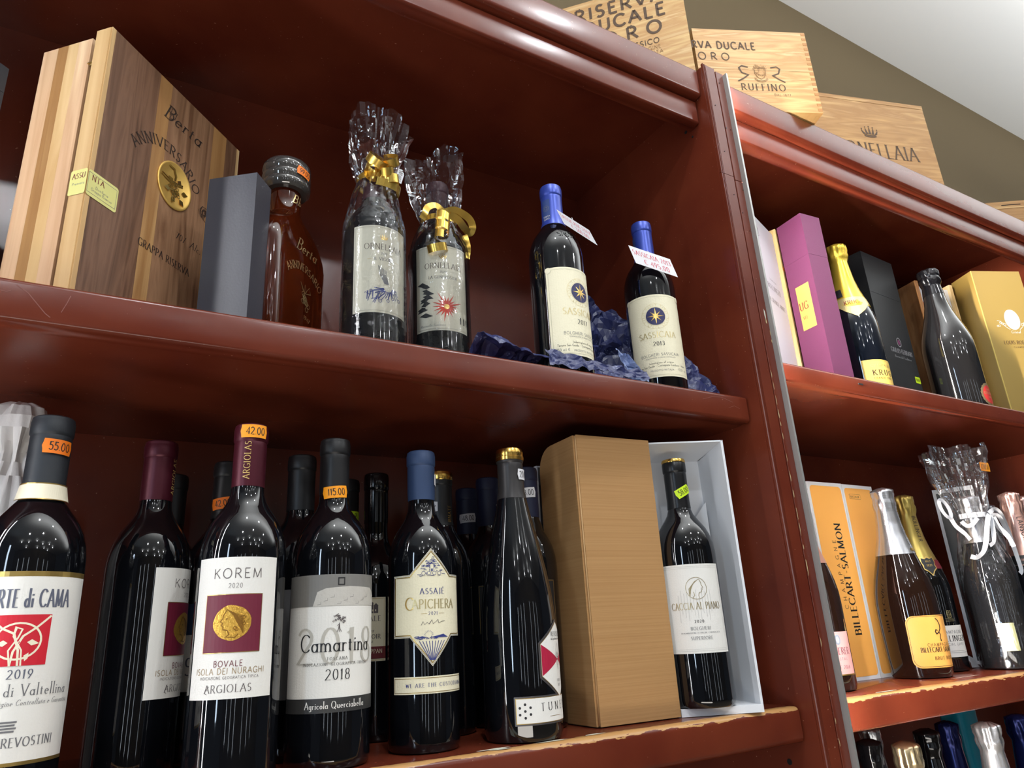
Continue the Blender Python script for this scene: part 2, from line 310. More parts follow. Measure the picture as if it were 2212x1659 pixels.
class Art:
    """flat print: polygons in (u,v), mapped onto a surface just proud of what carries it"""
    def __init__(s, surf, d=.0004): s.surf = surf; s.d = d; s.v = []; s.f = []; s.fm = []; s.mats = []
    def _m(s, m):
        if m not in s.mats: s.mats.append(m)
        return s.mats.index(m)
    def poly(s, pts, m, dz=0):
        grid = s.surf.g
        i = s._m(m); bm = bmesh.new(); vs = [bm.verts.new((p[0], p[1], 0)) for p in pts]
        try: bm.faces.new(vs)
        except ValueError: bm.free(); return
        if s.surf.curved:
            lo = min(p[0] for p in pts); hi = max(p[0] for p in pts); x = math.floor(lo / grid) * grid + grid
            while x < hi:
                bmesh.ops.bisect_plane(bm, geom=bm.verts[:] + bm.edges[:] + bm.faces[:], plane_co=(x, 0, 0), plane_no=(1, 0, 0)); x += grid
        if any(len(f.verts) > 4 for f in bm.faces): bmesh.ops.triangulate(bm, faces=[f for f in bm.faces if len(f.verts) > 4])
        bmesh.ops.recalc_face_normals(bm, faces=bm.faces)
        base = len(s.v); bm.verts.index_update()
        for v in bm.verts: s.v.append(s.surf(v.co.x, v.co.y, s.d + dz))
        for f in bm.faces:
            idx = [v.index + base for v in f.verts]
            if f.normal.z < 0: idx.reverse()
            s.f.append(idx); s.fm.append(i)
        bm.free()
    def rect(s, u0, v0, u1, v1, m, dz=0, r=0):
        if r <= 0: pts = [(u0, v0), (u1, v0), (u1, v1), (u0, v1)]
        else: pts = arc(u1 - r, v0 + r, r, r, -90, 0, 5) + arc(u1 - r, v1 - r, r, r, 0, 90, 5) + arc(u0 + r, v1 - r, r, r, 90, 180, 5) + arc(u0 + r, v0 + r, r, r, 180, 270, 5)
        s.poly(pts, m, dz)
    def frame(s, u0, v0, u1, v1, w, m, dz=0):
        for a in ((u0, v0, u1, v0 + w), (u0, v1 - w, u1, v1), (u0, v0, u0 + w, v1), (u1 - w, v0, u1, v1)): s.rect(*a, m, dz)
    def disc(s, u, v, r, m, dz=0, ry=None, n=28): s.poly([(u + r * math.cos(2 * PI * k / n), v + (ry or r) * math.sin(2 * PI * k / n)) for k in range(n)], m, dz)
    def line(s, pts, w, m, dz=0, closed=False, var=None):
        """polyline stroke; var = (thick, thin) makes the width follow the stroke direction"""
        i = s._m(m); n = len(pts)
        if n < 2: return
        P = []
        for a, b in zip(pts, pts[1:]):
            L = math.hypot(b[0] - a[0], b[1] - a[1]); k = max(1, int(abs(b[0] - a[0]) / s.surf.g)) if s.surf.curved else 1
            for q in range(k): P.append((a[0] + (b[0] - a[0]) * q / k, a[1] + (b[1] - a[1]) * q / k))
        P.append(pts[-1]); n = len(P); L = []; base = len(s.v)
        for k in range(n):
            a = P[k - 1] if k else (P[-2] if closed else P[k]); b = P[k + 1] if k < n - 1 else (P[1] if closed else P[k])
            dx, dy = b[0] - a[0], b[1] - a[1]; l = math.hypot(dx, dy) or 1e-9; nx, ny = -dy / l, dx / l
            ww = w if var is None else var[1] + (var[0] - var[1]) * abs((dy * var[2][0] - dx * var[2][1]) / l) ** 1.3
            if 0 < k < n - 1:
                c0 = (P[k][0] - a[0], P[k][1] - a[1]); l0 = math.hypot(*c0) or 1e-9
                cs = abs((-c0[1] / l0) * nx + (c0[0] / l0) * ny); ww = min(ww / max(cs, .5), ww * 2)
            s.v.append(s.surf(P[k][0] + nx * ww / 2, P[k][1] + ny * ww / 2, s.d + dz)); s.v.append(s.surf(P[k][0] - nx * ww / 2, P[k][1] - ny * ww / 2, s.d + dz))
        for k in range(n - 1): s.f.append((base + 2 * k, base + 2 * k + 1, base + 2 * k + 3, base + 2 * k + 2)); s.fm.append(i)
    def ring(s, u, v, r, w, m, dz=0, n=28, ry=None): s.line([(u + r * math.cos(2 * PI * k / n), v + (ry or r) * math.sin(2 * PI * k / n)) for k in range(n + 1)], w, m, dz, closed=True)
    def text(s, st, u, v, h, m, serif=True, al='c', sp=.04, wx=1., slant=0., wt=1., rot=0., dz=0, archr=None, lim=None):
        """baseline at v; archr = radius of an arch centred below the baseline"""
        W = swidth(st, serif, sp) * h * wx; x = {'c': -W / 2, 'l': 0, 'r': -W}[al]
        cr, sr = math.cos(R(rot)), math.sin(R(rot))
        def T(p):
            px = x + p[0] * h * wx + slant * p[1] * h; py = p[1] * h
            if archr:
                a = px / archr; rr = archr + py; px, py = rr * math.sin(a), rr * math.cos(a) - archr
            return (u + px * cr - py * sr, v + px * sr + py * cr)
        tk, tn = (.135 * wt, .05 * wt) if serif else (.105 * wt, .105 * wt)
        for ch in st:
            g = GL.get(ch, GL['-'])
            if lim is None or (lim[0] <= T((0, 0))[0] and T((g[0], 0))[0] <= lim[1]):
                for stroke in g[1]:
                    s.line([T(p) for p in stroke], 0, m, dz, var=(tk * h, tn * h, (cr, sr)))
                    if serif:
                        for e, nb in ((stroke[0], stroke[1]), (stroke[-1], stroke[-2])):
                            if stroke[0] == stroke[-1]: continue
                            dx, dy = abs(e[0] - nb[0]), abs(e[1] - nb[1])
                            if dy > dx * .8 and (e[1] in (0, 1) or abs(e[1] - .46) < .01 or abs(e[1] - 1.04) < .01):
                                s.line([T((e[0] - .11, e[1])), T((e[0] + .11, e[1]))], .045 * h * wt, m, dz)
            x += (g[0] + .12 + sp + (.05 if serif else 0)) * h * wx
        return W
    def build(s, name='lettering', parent=None):
        if not s.f: return None
        me = bpy.data.meshes.new(name); me.from_pydata([tuple(v) for v in s.v], [], s.f)
        for m in s.mats: me.materials.append(m)
        me.polygons.foreach_set('material_index', s.fm); me.update()
        o = bpy.data.objects.new(name, me); C.objects.link(o); o.parent = parent
        return o
class Cyl:
    curved = True
    def __init__(s, r, az, z0=0): s.r = r; s.g = r * .085; s.az = R(az); s.z0 = z0
    def __call__(s, u, v, d): a = s.az + u / s.r; rr = s.r + d; return Vector((rr * math.sin(a), -rr * math.cos(a), s.z0 + v))
class Cone:
    """rests on a lathe profile: v is measured in height"""
    curved = True
    g = .0016
    def __init__(s, prof, az): s.prof = prof; s.az = R(az)
    def rad(s, z):
        for (r0, z0), (r1, z1) in zip(s.prof, s.prof[1:]):
            if z0 <= z <= z1: return r0 + (r1 - r0) * ((z - z0) / (z1 - z0 + 1e-9))
        return s.prof[-1][0]
    def __call__(s, u, v, d): r = s.rad(v); a = s.az + u / max(r, .008); rr = r + d; return Vector((rr * math.sin(a), -rr * math.cos(a), v))
class Flat:
    curved = False; g = 1
    def __init__(s, o, ux, uy=(0, 0, 1)): s.o = Vector(o); s.ux = Vector(ux).normalized(); s.uy = Vector(uy).normalized(); s.n = s.ux.cross(s.uy)
    def __call__(s, u, v, d): return s.o + s.ux * u + s.uy * v + s.n * d
# ------------------------------------------------------------------ the room
WALLM = mat('wall_plaster', srgb(112, 98, 74), .8, spec=.2, bump=(14, .12, 5))
CEILM = mat('ceiling_plaster', srgb(236, 236, 232), .8, spec=.2, bump=(10, .08, 4))
FLOORM = mat('floor_tile', srgb(150, 138, 120), .3, spec=.4, bump=(6, .1, 3))
def struct(name, a, b, m):
    o = box(name, a, b, m, bevel=0); o['kind'] = 'structure'; o['label'] = {'wall_back': 'plain grey-beige plaster wall behind and above the racks', 'ceiling': 'pale off-white plaster ceiling above the racks'}.get(name, 'plain ' + name.replace('_', ' ') + ' of the wine shop'); return o
struct('wall_back', (-4, .37, -1.75), (5, .45, 1.56), WALLM)
struct('ceiling', (-4, -4.5, 1.556), (5, .45, 1.62), CEILM)
struct('floor', (-4, -4.5, -1.80), (5, .45, -1.75), FLOORM)
struct('wall_front', (-4, -4.6, -1.75), (5, -4.5, 1.556), WALLM)

# ------------------------------------------------------------------ shelving
ZL, ZM, ZMB, ZM2, ZT, ZB = -.405, 0., -.038, .068, .574, .5318
YB, XS, XR2 = .345, -.028, 1.091
REDW1 = paint('oxblood_paint_rubbed_edge', (ZL - .001, .0085, .0))
REDW2 = paint('oxblood_paint_rubbed_edge_right', (ZL - .001, .0085, 4.0))
ALU = mat('anodised_aluminium', srgb(176, 176, 172), .45, metal=.6)
LED = mat('led_strip_diffuser', (.9, .9, .9), .5, emis=(1, .93, .86), es=240)
LED2 = mat('led_strip_diffuser_dim', (.9, .9, .9), .5, emis=(.96, .96, 1), es=42)
DARKHOLE = mat('bored_hole', (.004, .002, .002), .9)
CHIP = mat('bare_wood_chip', srgb(196, 176, 128), .7)
CHIPW = mat('pale_filler_scrape', srgb(206, 204, 186), .7)
def board(name, x0, x1, y0, y1, z0, z1, m, parent, r=.005, seg=4):
    """shelf board with a bullnosed front"""
    bm = bmesh.new(); prof = arc(y0 + r, z1 - r, r, r, 90, 180, seg) + arc(y0 + r, z0 + r, r, r, 180, 270, seg) + [(y1, z0), (y1, z1)]
    A = [bm.verts.new((x0, p[0], p[1])) for p in prof]; B = [bm.verts.new((x1, p[0], p[1])) for p in prof]; n = len(prof)
    for i in range(n): bm.faces.new((A[i], A[(i + 1) % n], B[(i + 1) % n], B[i]))
    bm.faces.new(A[::-1]); bm.faces.new(B); bmesh.ops.recalc_face_normals(bm, faces=bm.faces)
    ends = [e for e in bm.edges if abs(e.verts[0].co.x - e.verts[1].co.x) < 1e-6 and e.verts[0].co.y < y0 + r * 2 and e.verts[1].co.y < y0 + r * 2]
    bmesh.ops.bevel(bm, geom=ends, offset=.0035, segments=3, affect='EDGES', clamp_overlap=True)
    return frombm(name, bm, m, parent, smooth=True, sharp=50)
def fascia(x0, x1, parent):
    board('cornice_rail', x0, x1, -.013, .012, .519, ZT, RED, parent, r=.006)
    o = board('fascia_rail', x0, x1, 0, .022, .473, .5185, RED, parent, r=.004)
def hole(x, y, z, axis, r, parent):
    bm = bmesh.new(); M = Matrix.Translation((x, y, z)) @ (Matrix.Rotation(PI / 2, 4, 'Y') if axis == 'X' else Matrix.Rotation(PI / 2, 4, 'X'))
    bmesh.ops.create_cone(bm, cap_ends=True, segments=14, radius1=r, radius2=r, depth=.0012, matrix=M)
    return frombm('bored_hole', bm, DARKHOLE, parent)

u1 = thing('shelving_unit', 'oxblood red wooden wine rack left of the beaded divider post', 'shelf', (-.7, .17, -1.75), group=None)
def at(u): return lambda a: (a[0] - u.location.x, a[1] - u.location.y, a[2] - u.location.z)
def rebase(root):
    for ch in root.children: ch.location = (-root.location.x, -root.location.y, -root.location.z)
X0 = -1.085
board('shelf', X0 + .004, XS, 0, YB, ZMB, ZM, RED, u1)
sh = board('shelf', X0 + .004, XS, 0, YB, ZL - .041, ZL, REDW1, u1, r=.007)
board('shelf', X0 + .004, XS, 0, YB, -.86, -.82, RED, u1)
board('top_board', X0, XS, .012, YB, ZB, ZT - .002, RED, u1, r=.001)
fascia(X0, XS - .0008, u1)
box('back_panel', (X0 - .02, YB, -1.75), (XS, YB + .018, ZT), RED, u1, bevel=0)
sp = box('side_panel', (XS, -.019, -1.75), (XS + .05, YB + .018, ZT), RED, u1, bevel=.0015)
box('side_panel', (X0 - .022, -.019, -1.75), (X0, YB + .018, ZT), RED, u1, bevel=.0015)
# the post: beaded stile and flat stile, each in an upper and a lower length
def profile_strip(name, prof, z0, z1, m, parent):
    bm = bmesh.new(); n = len(prof)
    A = [bm.verts.new((p[0], p[1], z0)) for p in prof]; B = [bm.verts.new((p[0], p[1], z1)) for p in prof]
    for i in range(n): bm.faces.new((A[i], A[(i + 1) % n], B[(i + 1) % n], B[i]))
    bm.faces.new(A[::-1]); bm.faces.new(B); bmesh.ops.recalc_face_normals(bm, faces=bm.faces)
    return frombm(name, bm, m, parent, bevel=.0004, seg=1)
bead = [(-.0270, -.0192), (-.0270, -.0225)] + arc(-.0248, -.0240, .0016, .0022, 180, 20, 5) + [(-.0228, -.0222), (-.0224, -.0236)] + arc(-.0212, -.0236, .0011, .0016, 170, 10, 4) + [(-.0196, -.0224), (.0010, -.0224), (.0016, -.0212), (.0016, -.0192)]
flat = [(.0030, -.0192), (.0030, -.0222), (.0036, -.0228), (.0262, -.0228), (.0272, -.0218), (.0272, -.0192)]
for prof, (zz, zt), dz in ((bead, (.3655, .580), 0), (flat, (.3600, .576), 0)):
    profile_strip('stile', prof, zz + .0004, zt, RED, u1); profile_strip('stile', prof, -1.75, zz - .0004, RED, u1)
lp = boxes('light_profile', [((.0184, -.0310, -1.70), (.0196, -.0230, .572)), ((.0196, -.0310, -1.70), (.0222, -.0304, .572))], ALU, u1)
ls = box('light_strip', (.01965, -.0302, -1.70), (.0204, -.0232, .570), LED, lp, bevel=0)
for x, z in ((.008, .553), (.0195, .53), (.004, .46), (.014, .46), (.0205, .40), (.006, .30), (.015, .27), (.017, .345), (-.012, .50), (-.010, .41), (-.006, .33)): hole(x, -.0230 if x > .002 else -.0226, z, 'Y', .00075, u1)
for y, z, r in ((.0600, .0085, .0036), (.0520, .0010, .0032), (.0205, .462, .0018), (.033, .48, .0028), (.16, .18, .0012), (.21, .30, .001), (.03, -.47, .0035)): hole(XS - .0004, y, z, 'X', r, u1)
# scrapes on the lower shelf, rubbed chips on the post
def chips(lst, m, parent, surf_z=None):
    bm = bmesh.new()
    for (x, y, z, l, wd, n) in lst:
        pts = []
        for k in range(9):
            a = 2 * PI * k / 9; q = 1 + random.uniform(-.35, .3)
            if n == 'Z': pts.append((x + l * .5 * q * math.cos(a), y + wd * .5 * q * math.sin(a), z))
            else: pts.append((x + wd * .5 * q * math.cos(a), y, z + l * .5 * q * math.sin(a)))
        bm.faces.new([bm.verts.new(p) for p in pts])
    return frombm('paint_chip', bm, m, parent)
for l in ((-.455, .0135, ZL + .0004, .042, .007, 'Z'), (-.452, .0075, ZL + .0004, .022, .006, 'Z'), (-.39, .0105, ZL + .0004, .036, .006, 'Z'), (-.335, .014, ZL + .0004, .026, .006, 'Z')): chips([l], CHIPW, u1)
cz = [(.0038, -.0230, z + random.uniform(-.004, .004), random.uniform(.006, .02), random.uniform(.0006, .0014), 'Y') for z in (.03, .012, -.01, -.03, -.045, -.058, -.09, -.12, -.145, -.17, -.19, -.215, -.24, -.33, -.38, -.42, -.445)]
chips(cz, CHIP, u1)['kind'] = 'stuff'
for z, l, wd in ((.128, .016, .0030), (.116, .010, .0022), (.098, .008, .0014), (.085, .005, .002)): chips([(.0135 if z > .1 else .018, -.0231, z, l, wd, 'Y')], CHIPW if z > .12 else CHIP, u1)
lp2 = boxes('light_profile', [((X0 + .0004, .0010, -1.70), (X0 + .0060, .0024, ZB - .01)), ((X0 + .0004, .0024, -1.70), (X0 + .0016, .0150, ZB - .01))], ALU, u1)
box('light_strip', (X0 + .0017, .0030, -1.70), (X0 + .0026, .0120, ZB - .02), LED2, lp2, bevel=0)
rebase(u1)

u2 = thing('shelving_unit', 'oxblood red wooden wine rack right of the divider post, lit orange at its left end', 'shelf', (.57, .17, -1.75))
X1, X2 = .0352, XR2
board('shelf', X1, X2, 0, YB, ZM2 - .030, ZM2, RED, u2)
board('shelf', X1, X2, 0, YB, ZL - .041, ZL, REDW2, u2, r=.007)
board('shelf', X1, X2, 0, YB, -.84, -.80, RED, u2)
board('top_board', X1, X2, .012, YB, ZB, ZT - .002, RED, u2, r=.001)
fascia(X1, 1.9, u2)
box('back_panel', (X1, YB, -1.75), (2.4, YB + .018, ZT), RED, u2, bevel=0)
box('side_panel', (X2, .023, -1.75), (X2 + .04, YB + .018, ZB), RED, u2, bevel=.001)
chips([(.17, .0145, ZL + .0004, .05, .004, 'Z')], CHIPW, u2); chips([(.42, .040, ZL + .0004, .07, .003, 'Z')], CHIPW, u2); chips([(.072, .016, ZL + .0004, .014, .006, 'Z')], CHIPW, u2)
cs = thing('cable_staple', 'small dark staple pressed into the front edge of the right upper shelf', 'staple', (.25, -.0005, ZM2 - .013))
box('staple_bar', (-.006, -.0012, -.0012), (.006, 0, .0012), DARKHOLE, cs, bevel=.0003)
rebase(u2)

# scratches in the paint of the upper left shelf front
SCR = mat('paint_scratch', (.22, .07, .05), .5)
for pts, wd in (([(-.895, -.006), (-.886, -.012), (-.879, -.020), (-.872, -.028), (-.868, -.031)], .0007), ([(-.856, -.0085), (-.858, -.016), (-.861, -.025)], .0006), ([(-.905, -.013), (-.901, -.0135), (-.898, -.012)], .0006), ([(-.06, -.012), (-.080, -.007), (-.098, -.008), (-.118, -.014)], .0005), ([(-.048, -.020), (-.058, -.017), (-.070, -.021)], .0004), ([(-.28, -.010), (-.30, -.012)], .0005)):
    a = Art(Flat((0, -.0001, 0), (1, 0, 0)), .0001); a.line(pts, wd, SCR); o = a.build('paint_scratch', u1); o.location = (-u1.location.x, -u1.location.y, -u1.location.z)

# ------------------------------------------------------------------ crates on top of the racks
PINE = wood('pine_crate_wood', srgb(216, 182, 122), srgb(188, 142, 84), (5, 2, 60), .5, c3=srgb(226, 198, 146))
PINE2 = wood('pine_crate_wood_amber', srgb(192, 148, 88), srgb(164, 118, 64), (4, 2, 46), .5, c3=srgb(204, 164, 106))
PINEEND = mat('pine_end_grain', srgb(176, 122, 62), .6, bump=(300, .2, 2))
BURN = mat('burnt_brand_ink', srgb(84, 62, 42), .7)
BURNF = mat('faint_brand_ink', srgb(140, 104, 62), .7)
def crate(label, x, y, z, rz, w, d, h, m, end=True, lid=False, plank=2):
    """origin at the bottom front RIGHT corner; boards are parts"""
    t = thing('wine_crate', label, 'crate', (x, y, z), rz, 'pine crates on top of the racks')
    th = .009
    hs = [h * k / plank for k in range(plank + 1)]
    for k in range(plank): box('front_plank', (-w, 0, hs[k] + .0003), (0, th, hs[k + 1] - .0003), m, t, bevel=.0006)
    box('side_board', (-th, th, 0), (-.0004, d - th, h), m, t); box('side_board', (-w, th, 0), (-w + th, d - th, h), m, t)
    box('back_board', (-w, d - th, 0), (0, d, h), m, t); box('base_board', (-w + th, th, .0003), (-th, d - th, th), m, t)
    box('lid_board', (-w + th, th, h - th), (-th, d - th, h - .0003), m, t)
    if end:
        n = int(h / .0115)
        for k in range(n): box('finger_joint', (-.0085 - (k % 2) * .0, -.0004, .004 + k * h / n), (-.0002, .0006, .0040 + (k + .48) * h / n), PINEEND, t, bevel=0)
    return t
def crest(a, u, v, s, m, seed=1):
    """dense engraved coat of arms: shield, mantling and scroll"""
    rnd = random.Random(seed)
    a.line([(u + s * x, v + s * y) for x, y in ((-.5, .5), (-.5, -.1), (-.3, -.5), (0, -.7), (.3, -.5), (.5, -.1), (.5, .5), (-.5, .5))], s * .06, m)
    for k in range(46):
        x, y = rnd.uniform(-.55, .55), rnd.uniform(-.5, .8); r = rnd.uniform(.05, .16); a0 = rnd.uniform(0, 360)
        a.line([(u + s * (x + r * math.cos(R(a0 + q * 40))), v + s * (y + r * math.sin(R(a0 + q * 40)))) for q in range(5)], s * .035, m, dz=.00002 * (k % 4))
    a.line([(u + s * x, v + s * y) for x, y in ((-.6, -.55), (-.35, -.8), (0, -.9), (.35, -.8), (.6, -.55))], s * .05, m)
    a.line([(u + s * x, v + s * y) for x, y in ((-.62, -.68), (-.35, -.93), (0, -1.03), (.35, -.93), (.62, -.68))], s * .05, m)
def crown(a, u, v, s, m):
    a.line([(u + s * x, v + s * y) for x, y in ((-.6, 0), (-.3, -.08), (0, -.1), (.3, -.08), (.6, 0))], s * .12, m)
    a.line([(u + s * x, v + s * y) for x, y in ((-.6, .14), (-.3, .06), (0, .04), (.3, .06), (.6, .14))], s * .06, m)
    for k in range(5):
        x = -.56 + k * .28; hh = .62 + .28 * math.cos((k - 2) * .8)
        a.poly([(u + s * (x - .13), v + s * .16), (u + s * (x + .13), v + s * .16), (u + s * (x * 1.35 + .05), v + s * hh * .8), (u + s * (x * 1.35), v + s * hh), (u + s * (x * 1.35 - .05), v + s * hh * .8)], m)
        a.disc(u + s * x * 1.35, v + s * (hh + .06), s * .07, m, n=8)
# crate 1: stands at an angle against the cornice end
t = crate('pale pine crate with large dark lettering in stacked lines, leftmost above the cornice', -.020, -.002, ZT + .0003, -47.6, .34, .072, .226, PINE, end=False, plank=1)
a = Art(Flat((0, 0, 0), (1, 0, 0)), .0005)
a.text('RISERVA', -.114, .183, .0265, BURN, False, sp=.14, wx=1.12, wt=1.8); a.text('DUCALE', -.107, .149, .0265, BURN, False, sp=.12, wx=1.08, wt=1.8)
a.text('ORO', -.096, .113, .027, BURN, False, sp=.45, wx=1.12, wt=1.7); a.text('CHIANTI CLASSICO', -.121, .090, .0115, BURN, False, sp=.1, wt=1.3)
a.text('DENOMINAZIONE DI ORIGINE', -.120, .0775, .0075, BURNF, False, sp=.1); a.text('CONTROLLATA E GARANTITA', -.119, .0665, .0075, BURNF, False, sp=.1)
a.text('GRAN SELEZIONE', -.118, .0505, .0105, BURN, False, sp=.15, wt=1.3)
crest(a, -.078, .034, .017, BURN, 3); a.text('R', -.052, .018, .030, BURN, True, wt=.9, wx=1.2); a.text('2', -.036, .004, .014, BURN, True)
a.build(parent=t)
b = Art(Flat((0, 0, 0), (1, 0, 0)), .0005); crest(b, -.243, .170, .021, BURN, 9); crest(b, -.235, .132, .024, BURN, 11); b.build('emblem', t)
# crate 2
t = crate('pine crate with finger-jointed right edge overhanging the cornice, crest and burnt lettering', .2623, -.0396, ZT + .0003, -24.4, .226, .20, .190, PINE)
a = Art(Flat((0, 0, 0), (1, 0, 0)), .0005)
a.text('RVA DUCALE', -.107, .143, .0165, BURN, False, 'r', sp=.1, wx=.92, wt=1.6); a.text('ORO', -.192, .116, .0165, BURN, False, sp=.4, wx=1.1, wt=1.2)
a.text('RUFFINO', -.106, .048, .0145, BURN, True, sp=.14, wx=1.0, wt=1.2); a.text('DAL 1877', -.072, .036, .005, BURN, False, sp=.2)
a.build(parent=t)
b = Art(Flat((0, 0, 0), (1, 0, 0)), .0005); crest(b, -.107, .089, .0215, BURNF, 5)
for sx in (-1, 1):
    b.line([(-.107 + sx * x, y) for x, y in ((.022, .101), (.034, .104), (.040, .099), (.036, .088), (.024, .083), (.034, .075), (.046, .068))], .0028, BURN)
b.build('emblem', t)
# crate 3
t = crate('amber pine crate with a burnt crown and thin lettering, third along above the cornice', .853, .050, ZT + .0003, -17.3, .33, .17, .310, PINE2, end=False, plank=1)
box('lid_edge', (-.33, -.0006, .300), (0, .004, .3108), PINE2, t, bevel=.0004)
a = Art(Flat((0, 0, 0), (1, 0, 0)), .0005); a.text('ORNELLAIA', -.166, .140, .038, BURN, True, sp=.02, wx=.86, wt=.85); a.text('2018', -.164, .108, .021, BURNF, True, sp=.04, wt=.8); a.build(parent=t)
b = Art(Flat((0, 0, 0), (1, 0, 0)), .0005); crown(b, -.176, .200, .028, BURN); b.build('emblem', t)
# crate 4
t = crate('pine crate with a slotted hand-hold, rightmost above the cornice', 1.46, -.10, ZT + .0003, -34, .36, .09, .150, PINE2, end=False, plank=1)
t.location = (1.165 + .36 * math.cos(R(34)), .10 - .36 * math.sin(R(34)), ZT + .0003)
box('lid_edge', (-.36, -.0008, .128), (0, .003, .1320), PINE, t, bevel=.0003); box('hand_hold', (-.32, -.0004, .1375), (-.27, .002, .1395), DARKHOLE, t, bevel=.0003)
# ------------------------------------------------------------------ bottles
def bordeaux(Rr, h, neck=.0142, sh=None):
    k = h / .305; s = sh or .186 * k
    pr = [(Rr * .80, .001), (Rr * .93, .0006), (Rr * .985, .003), (Rr, .009), (Rr, s - .012), (Rr * .995, s - .003), (Rr * .965, s + .007), (Rr * .90, s + .0165), (Rr * .80, s + .0255), (Rr * .68, s + .0325), (Rr * .56, s + .039), (neck * 1.22, s + .045), (neck * 1.06, s + .052), (neck * 1.0, s + .060), (neck * .97, h - .004)]
    return pr
def burgundy(Rr, h, neck=.0142):
    return [(Rr * .82, .001), (Rr * .95, .001), (Rr, .008), (Rr, .105), (Rr * .985, .122), (Rr * .93, .145), (Rr * .83, .170), (Rr * .68, .200), (Rr * .52, .228), (Rr * .42, .248), (neck * 1.03, .262), (neck, h - .004)]
def champ(Rr, h, neck=.0145):
    k = h / .31
    return [(Rr * .84, .001), (Rr * .96, .0015), (Rr, .008 * k), (Rr, .125 * k), (Rr * .985, .140 * k), (Rr * .93, .156 * k), (Rr * .83, .174 * k), (Rr * .70, .192 * k), (Rr * .56, .212 * k), (Rr * .46, .232 * k), (neck * 1.2, .255 * k), (neck * 1.05, .275 * k), (neck, h - .006)]
CAPS = {}
def capmat(name, col, rough=.42, metal=.25): return mat(name, col, rough, metal=metal, spec=.5)
def capsule(prof, z0, h, m, parent, r=.0148, lip=.016, topm=None, ringz=None):
    """tin capsule with rolled lip, following the neck"""
    cn = Cone(prof, 0); r0 = max(cn.rad(z0) + .0004, r * .97)
    pr = [(r0 * .97, z0 - .0002), (r0, z0), (max(cn.rad(z0 + .01) + .0005, r), z0 + .010), (r, h - lip - .006), (r * 1.0, h - lip - .003), (r * .985, h - lip - .0015), (r * 1.045, h - lip), (r * 1.055, h - lip + .0015), (r * 1.055, h - .0052), (r * 1.03, h - .0044), (r * 1.03, h - .0036), (r * 1.0, h - .0014), (r * .9, h - .0002), (r * .5, h)]
    return lathe('capsule', pr, m, parent, seg=40, sharp=34)
def foilcap(prof, z0, h, m, parent, r=.017, seed=1, amp=.0011, zb=None):
    """wrinkled champagne foil: smooth sleeve, crumpled hood over the wire"""
    rnd = random.Random(seed); cn = Cone(prof, 0); n = 26; pr = []
    zh = h - .040
    for k in range(n + 1):
        z = z0 + (h - z0) * k / n
        if z < zh: rr = cn.rad(z) + .0007
        else:
            q = (z - zh) / (h - zh); base = cn.rad(zh)
            rr = base + .0007 + (r - base) * (1 if q > .25 else q / .25); 
            if .42 < q < .55: rr -= .0012
            if q > .86: rr *= math.sqrt(max(0, 1 - ((q - .86) / .15) ** 2)) * .999 + .001
        pr.append((rr, z))
    def fn(rr, z, a, i):
        hood = max(0, min(1, (z - zh) / .006)); w_ = noise.noise(Vector((math.sin(a) * 3.4 + seed, math.cos(a) * 3.4, z * 42))) * amp * 1.9 + math.sin(a * 11 + z * 60 + seed) * amp * .45
        if z > h - .004: w_ *= .4
        return rr + w_ * (hood + .05), z + (noise.noise(Vector((math.sin(a) * 2, math.cos(a) * 2, seed))) * .0012 if hood else 0)
    return lathe('foil', pr, m, parent, seg=64, fn=fn, sharp=80)
def label_patch(surf, u0, v0, u1, v1, m, parent, name='label', r=0, frame=None, pts=None, d=.00025):
    a = Art(surf, d)
    if pts: a.poly(pts, m)
    else: a.rect(u0, v0, u1, v1, m, r=r)
    o = a.build(name, parent); return o
STK = {'orange': srgb(250, 128, 24), 'amber': srgb(252, 160, 20), 'white': srgb(226, 226, 230), 'green': srgb(200, 232, 30)}
def sticker(surf, u, v, txt, color, parent, w=.0235, h=.0115, rot=0):
    m = mat('price_sticker_' + color, STK[color], .5)
    c_, s_ = math.cos(R(rot)), math.sin(R(rot)); T = lambda p: (u + p[0] * c_ - p[1] * s_, v + p[0] * s_ + p[1] * c_)
    hx, hy = w / 2, h / 2
    pts = [(-hx + .0012, -hy), (hx - .0012, -hy), (hx - .0008, -hy * .5), (hx, 0), (hx - .0008, hy * .5), (hx - .0012, hy), (-hx + .0012, hy), (-hx + .0008, hy * .5), (-hx, 0), (-hx + .0008, -hy * .5)]
    a = Art(surf, .0007); a.poly([T(p) for p in pts], m); o = a.build('price_sticker', parent)
    if txt:
        b = Art(surf, .0009); b.text(txt, *T((.001, -h * .27)), h * .55, INK, False, sp=.0, wx=.85, rot=rot); b.build('lettering', o)
    return o
def bottle(name, label, x, y, z, prof, h, glass, group=None, cat='bottle'):
    t = thing(name, label, cat, (x, y, z), 0, group)
    lathe('glass_body', prof, glass, t)
    return t

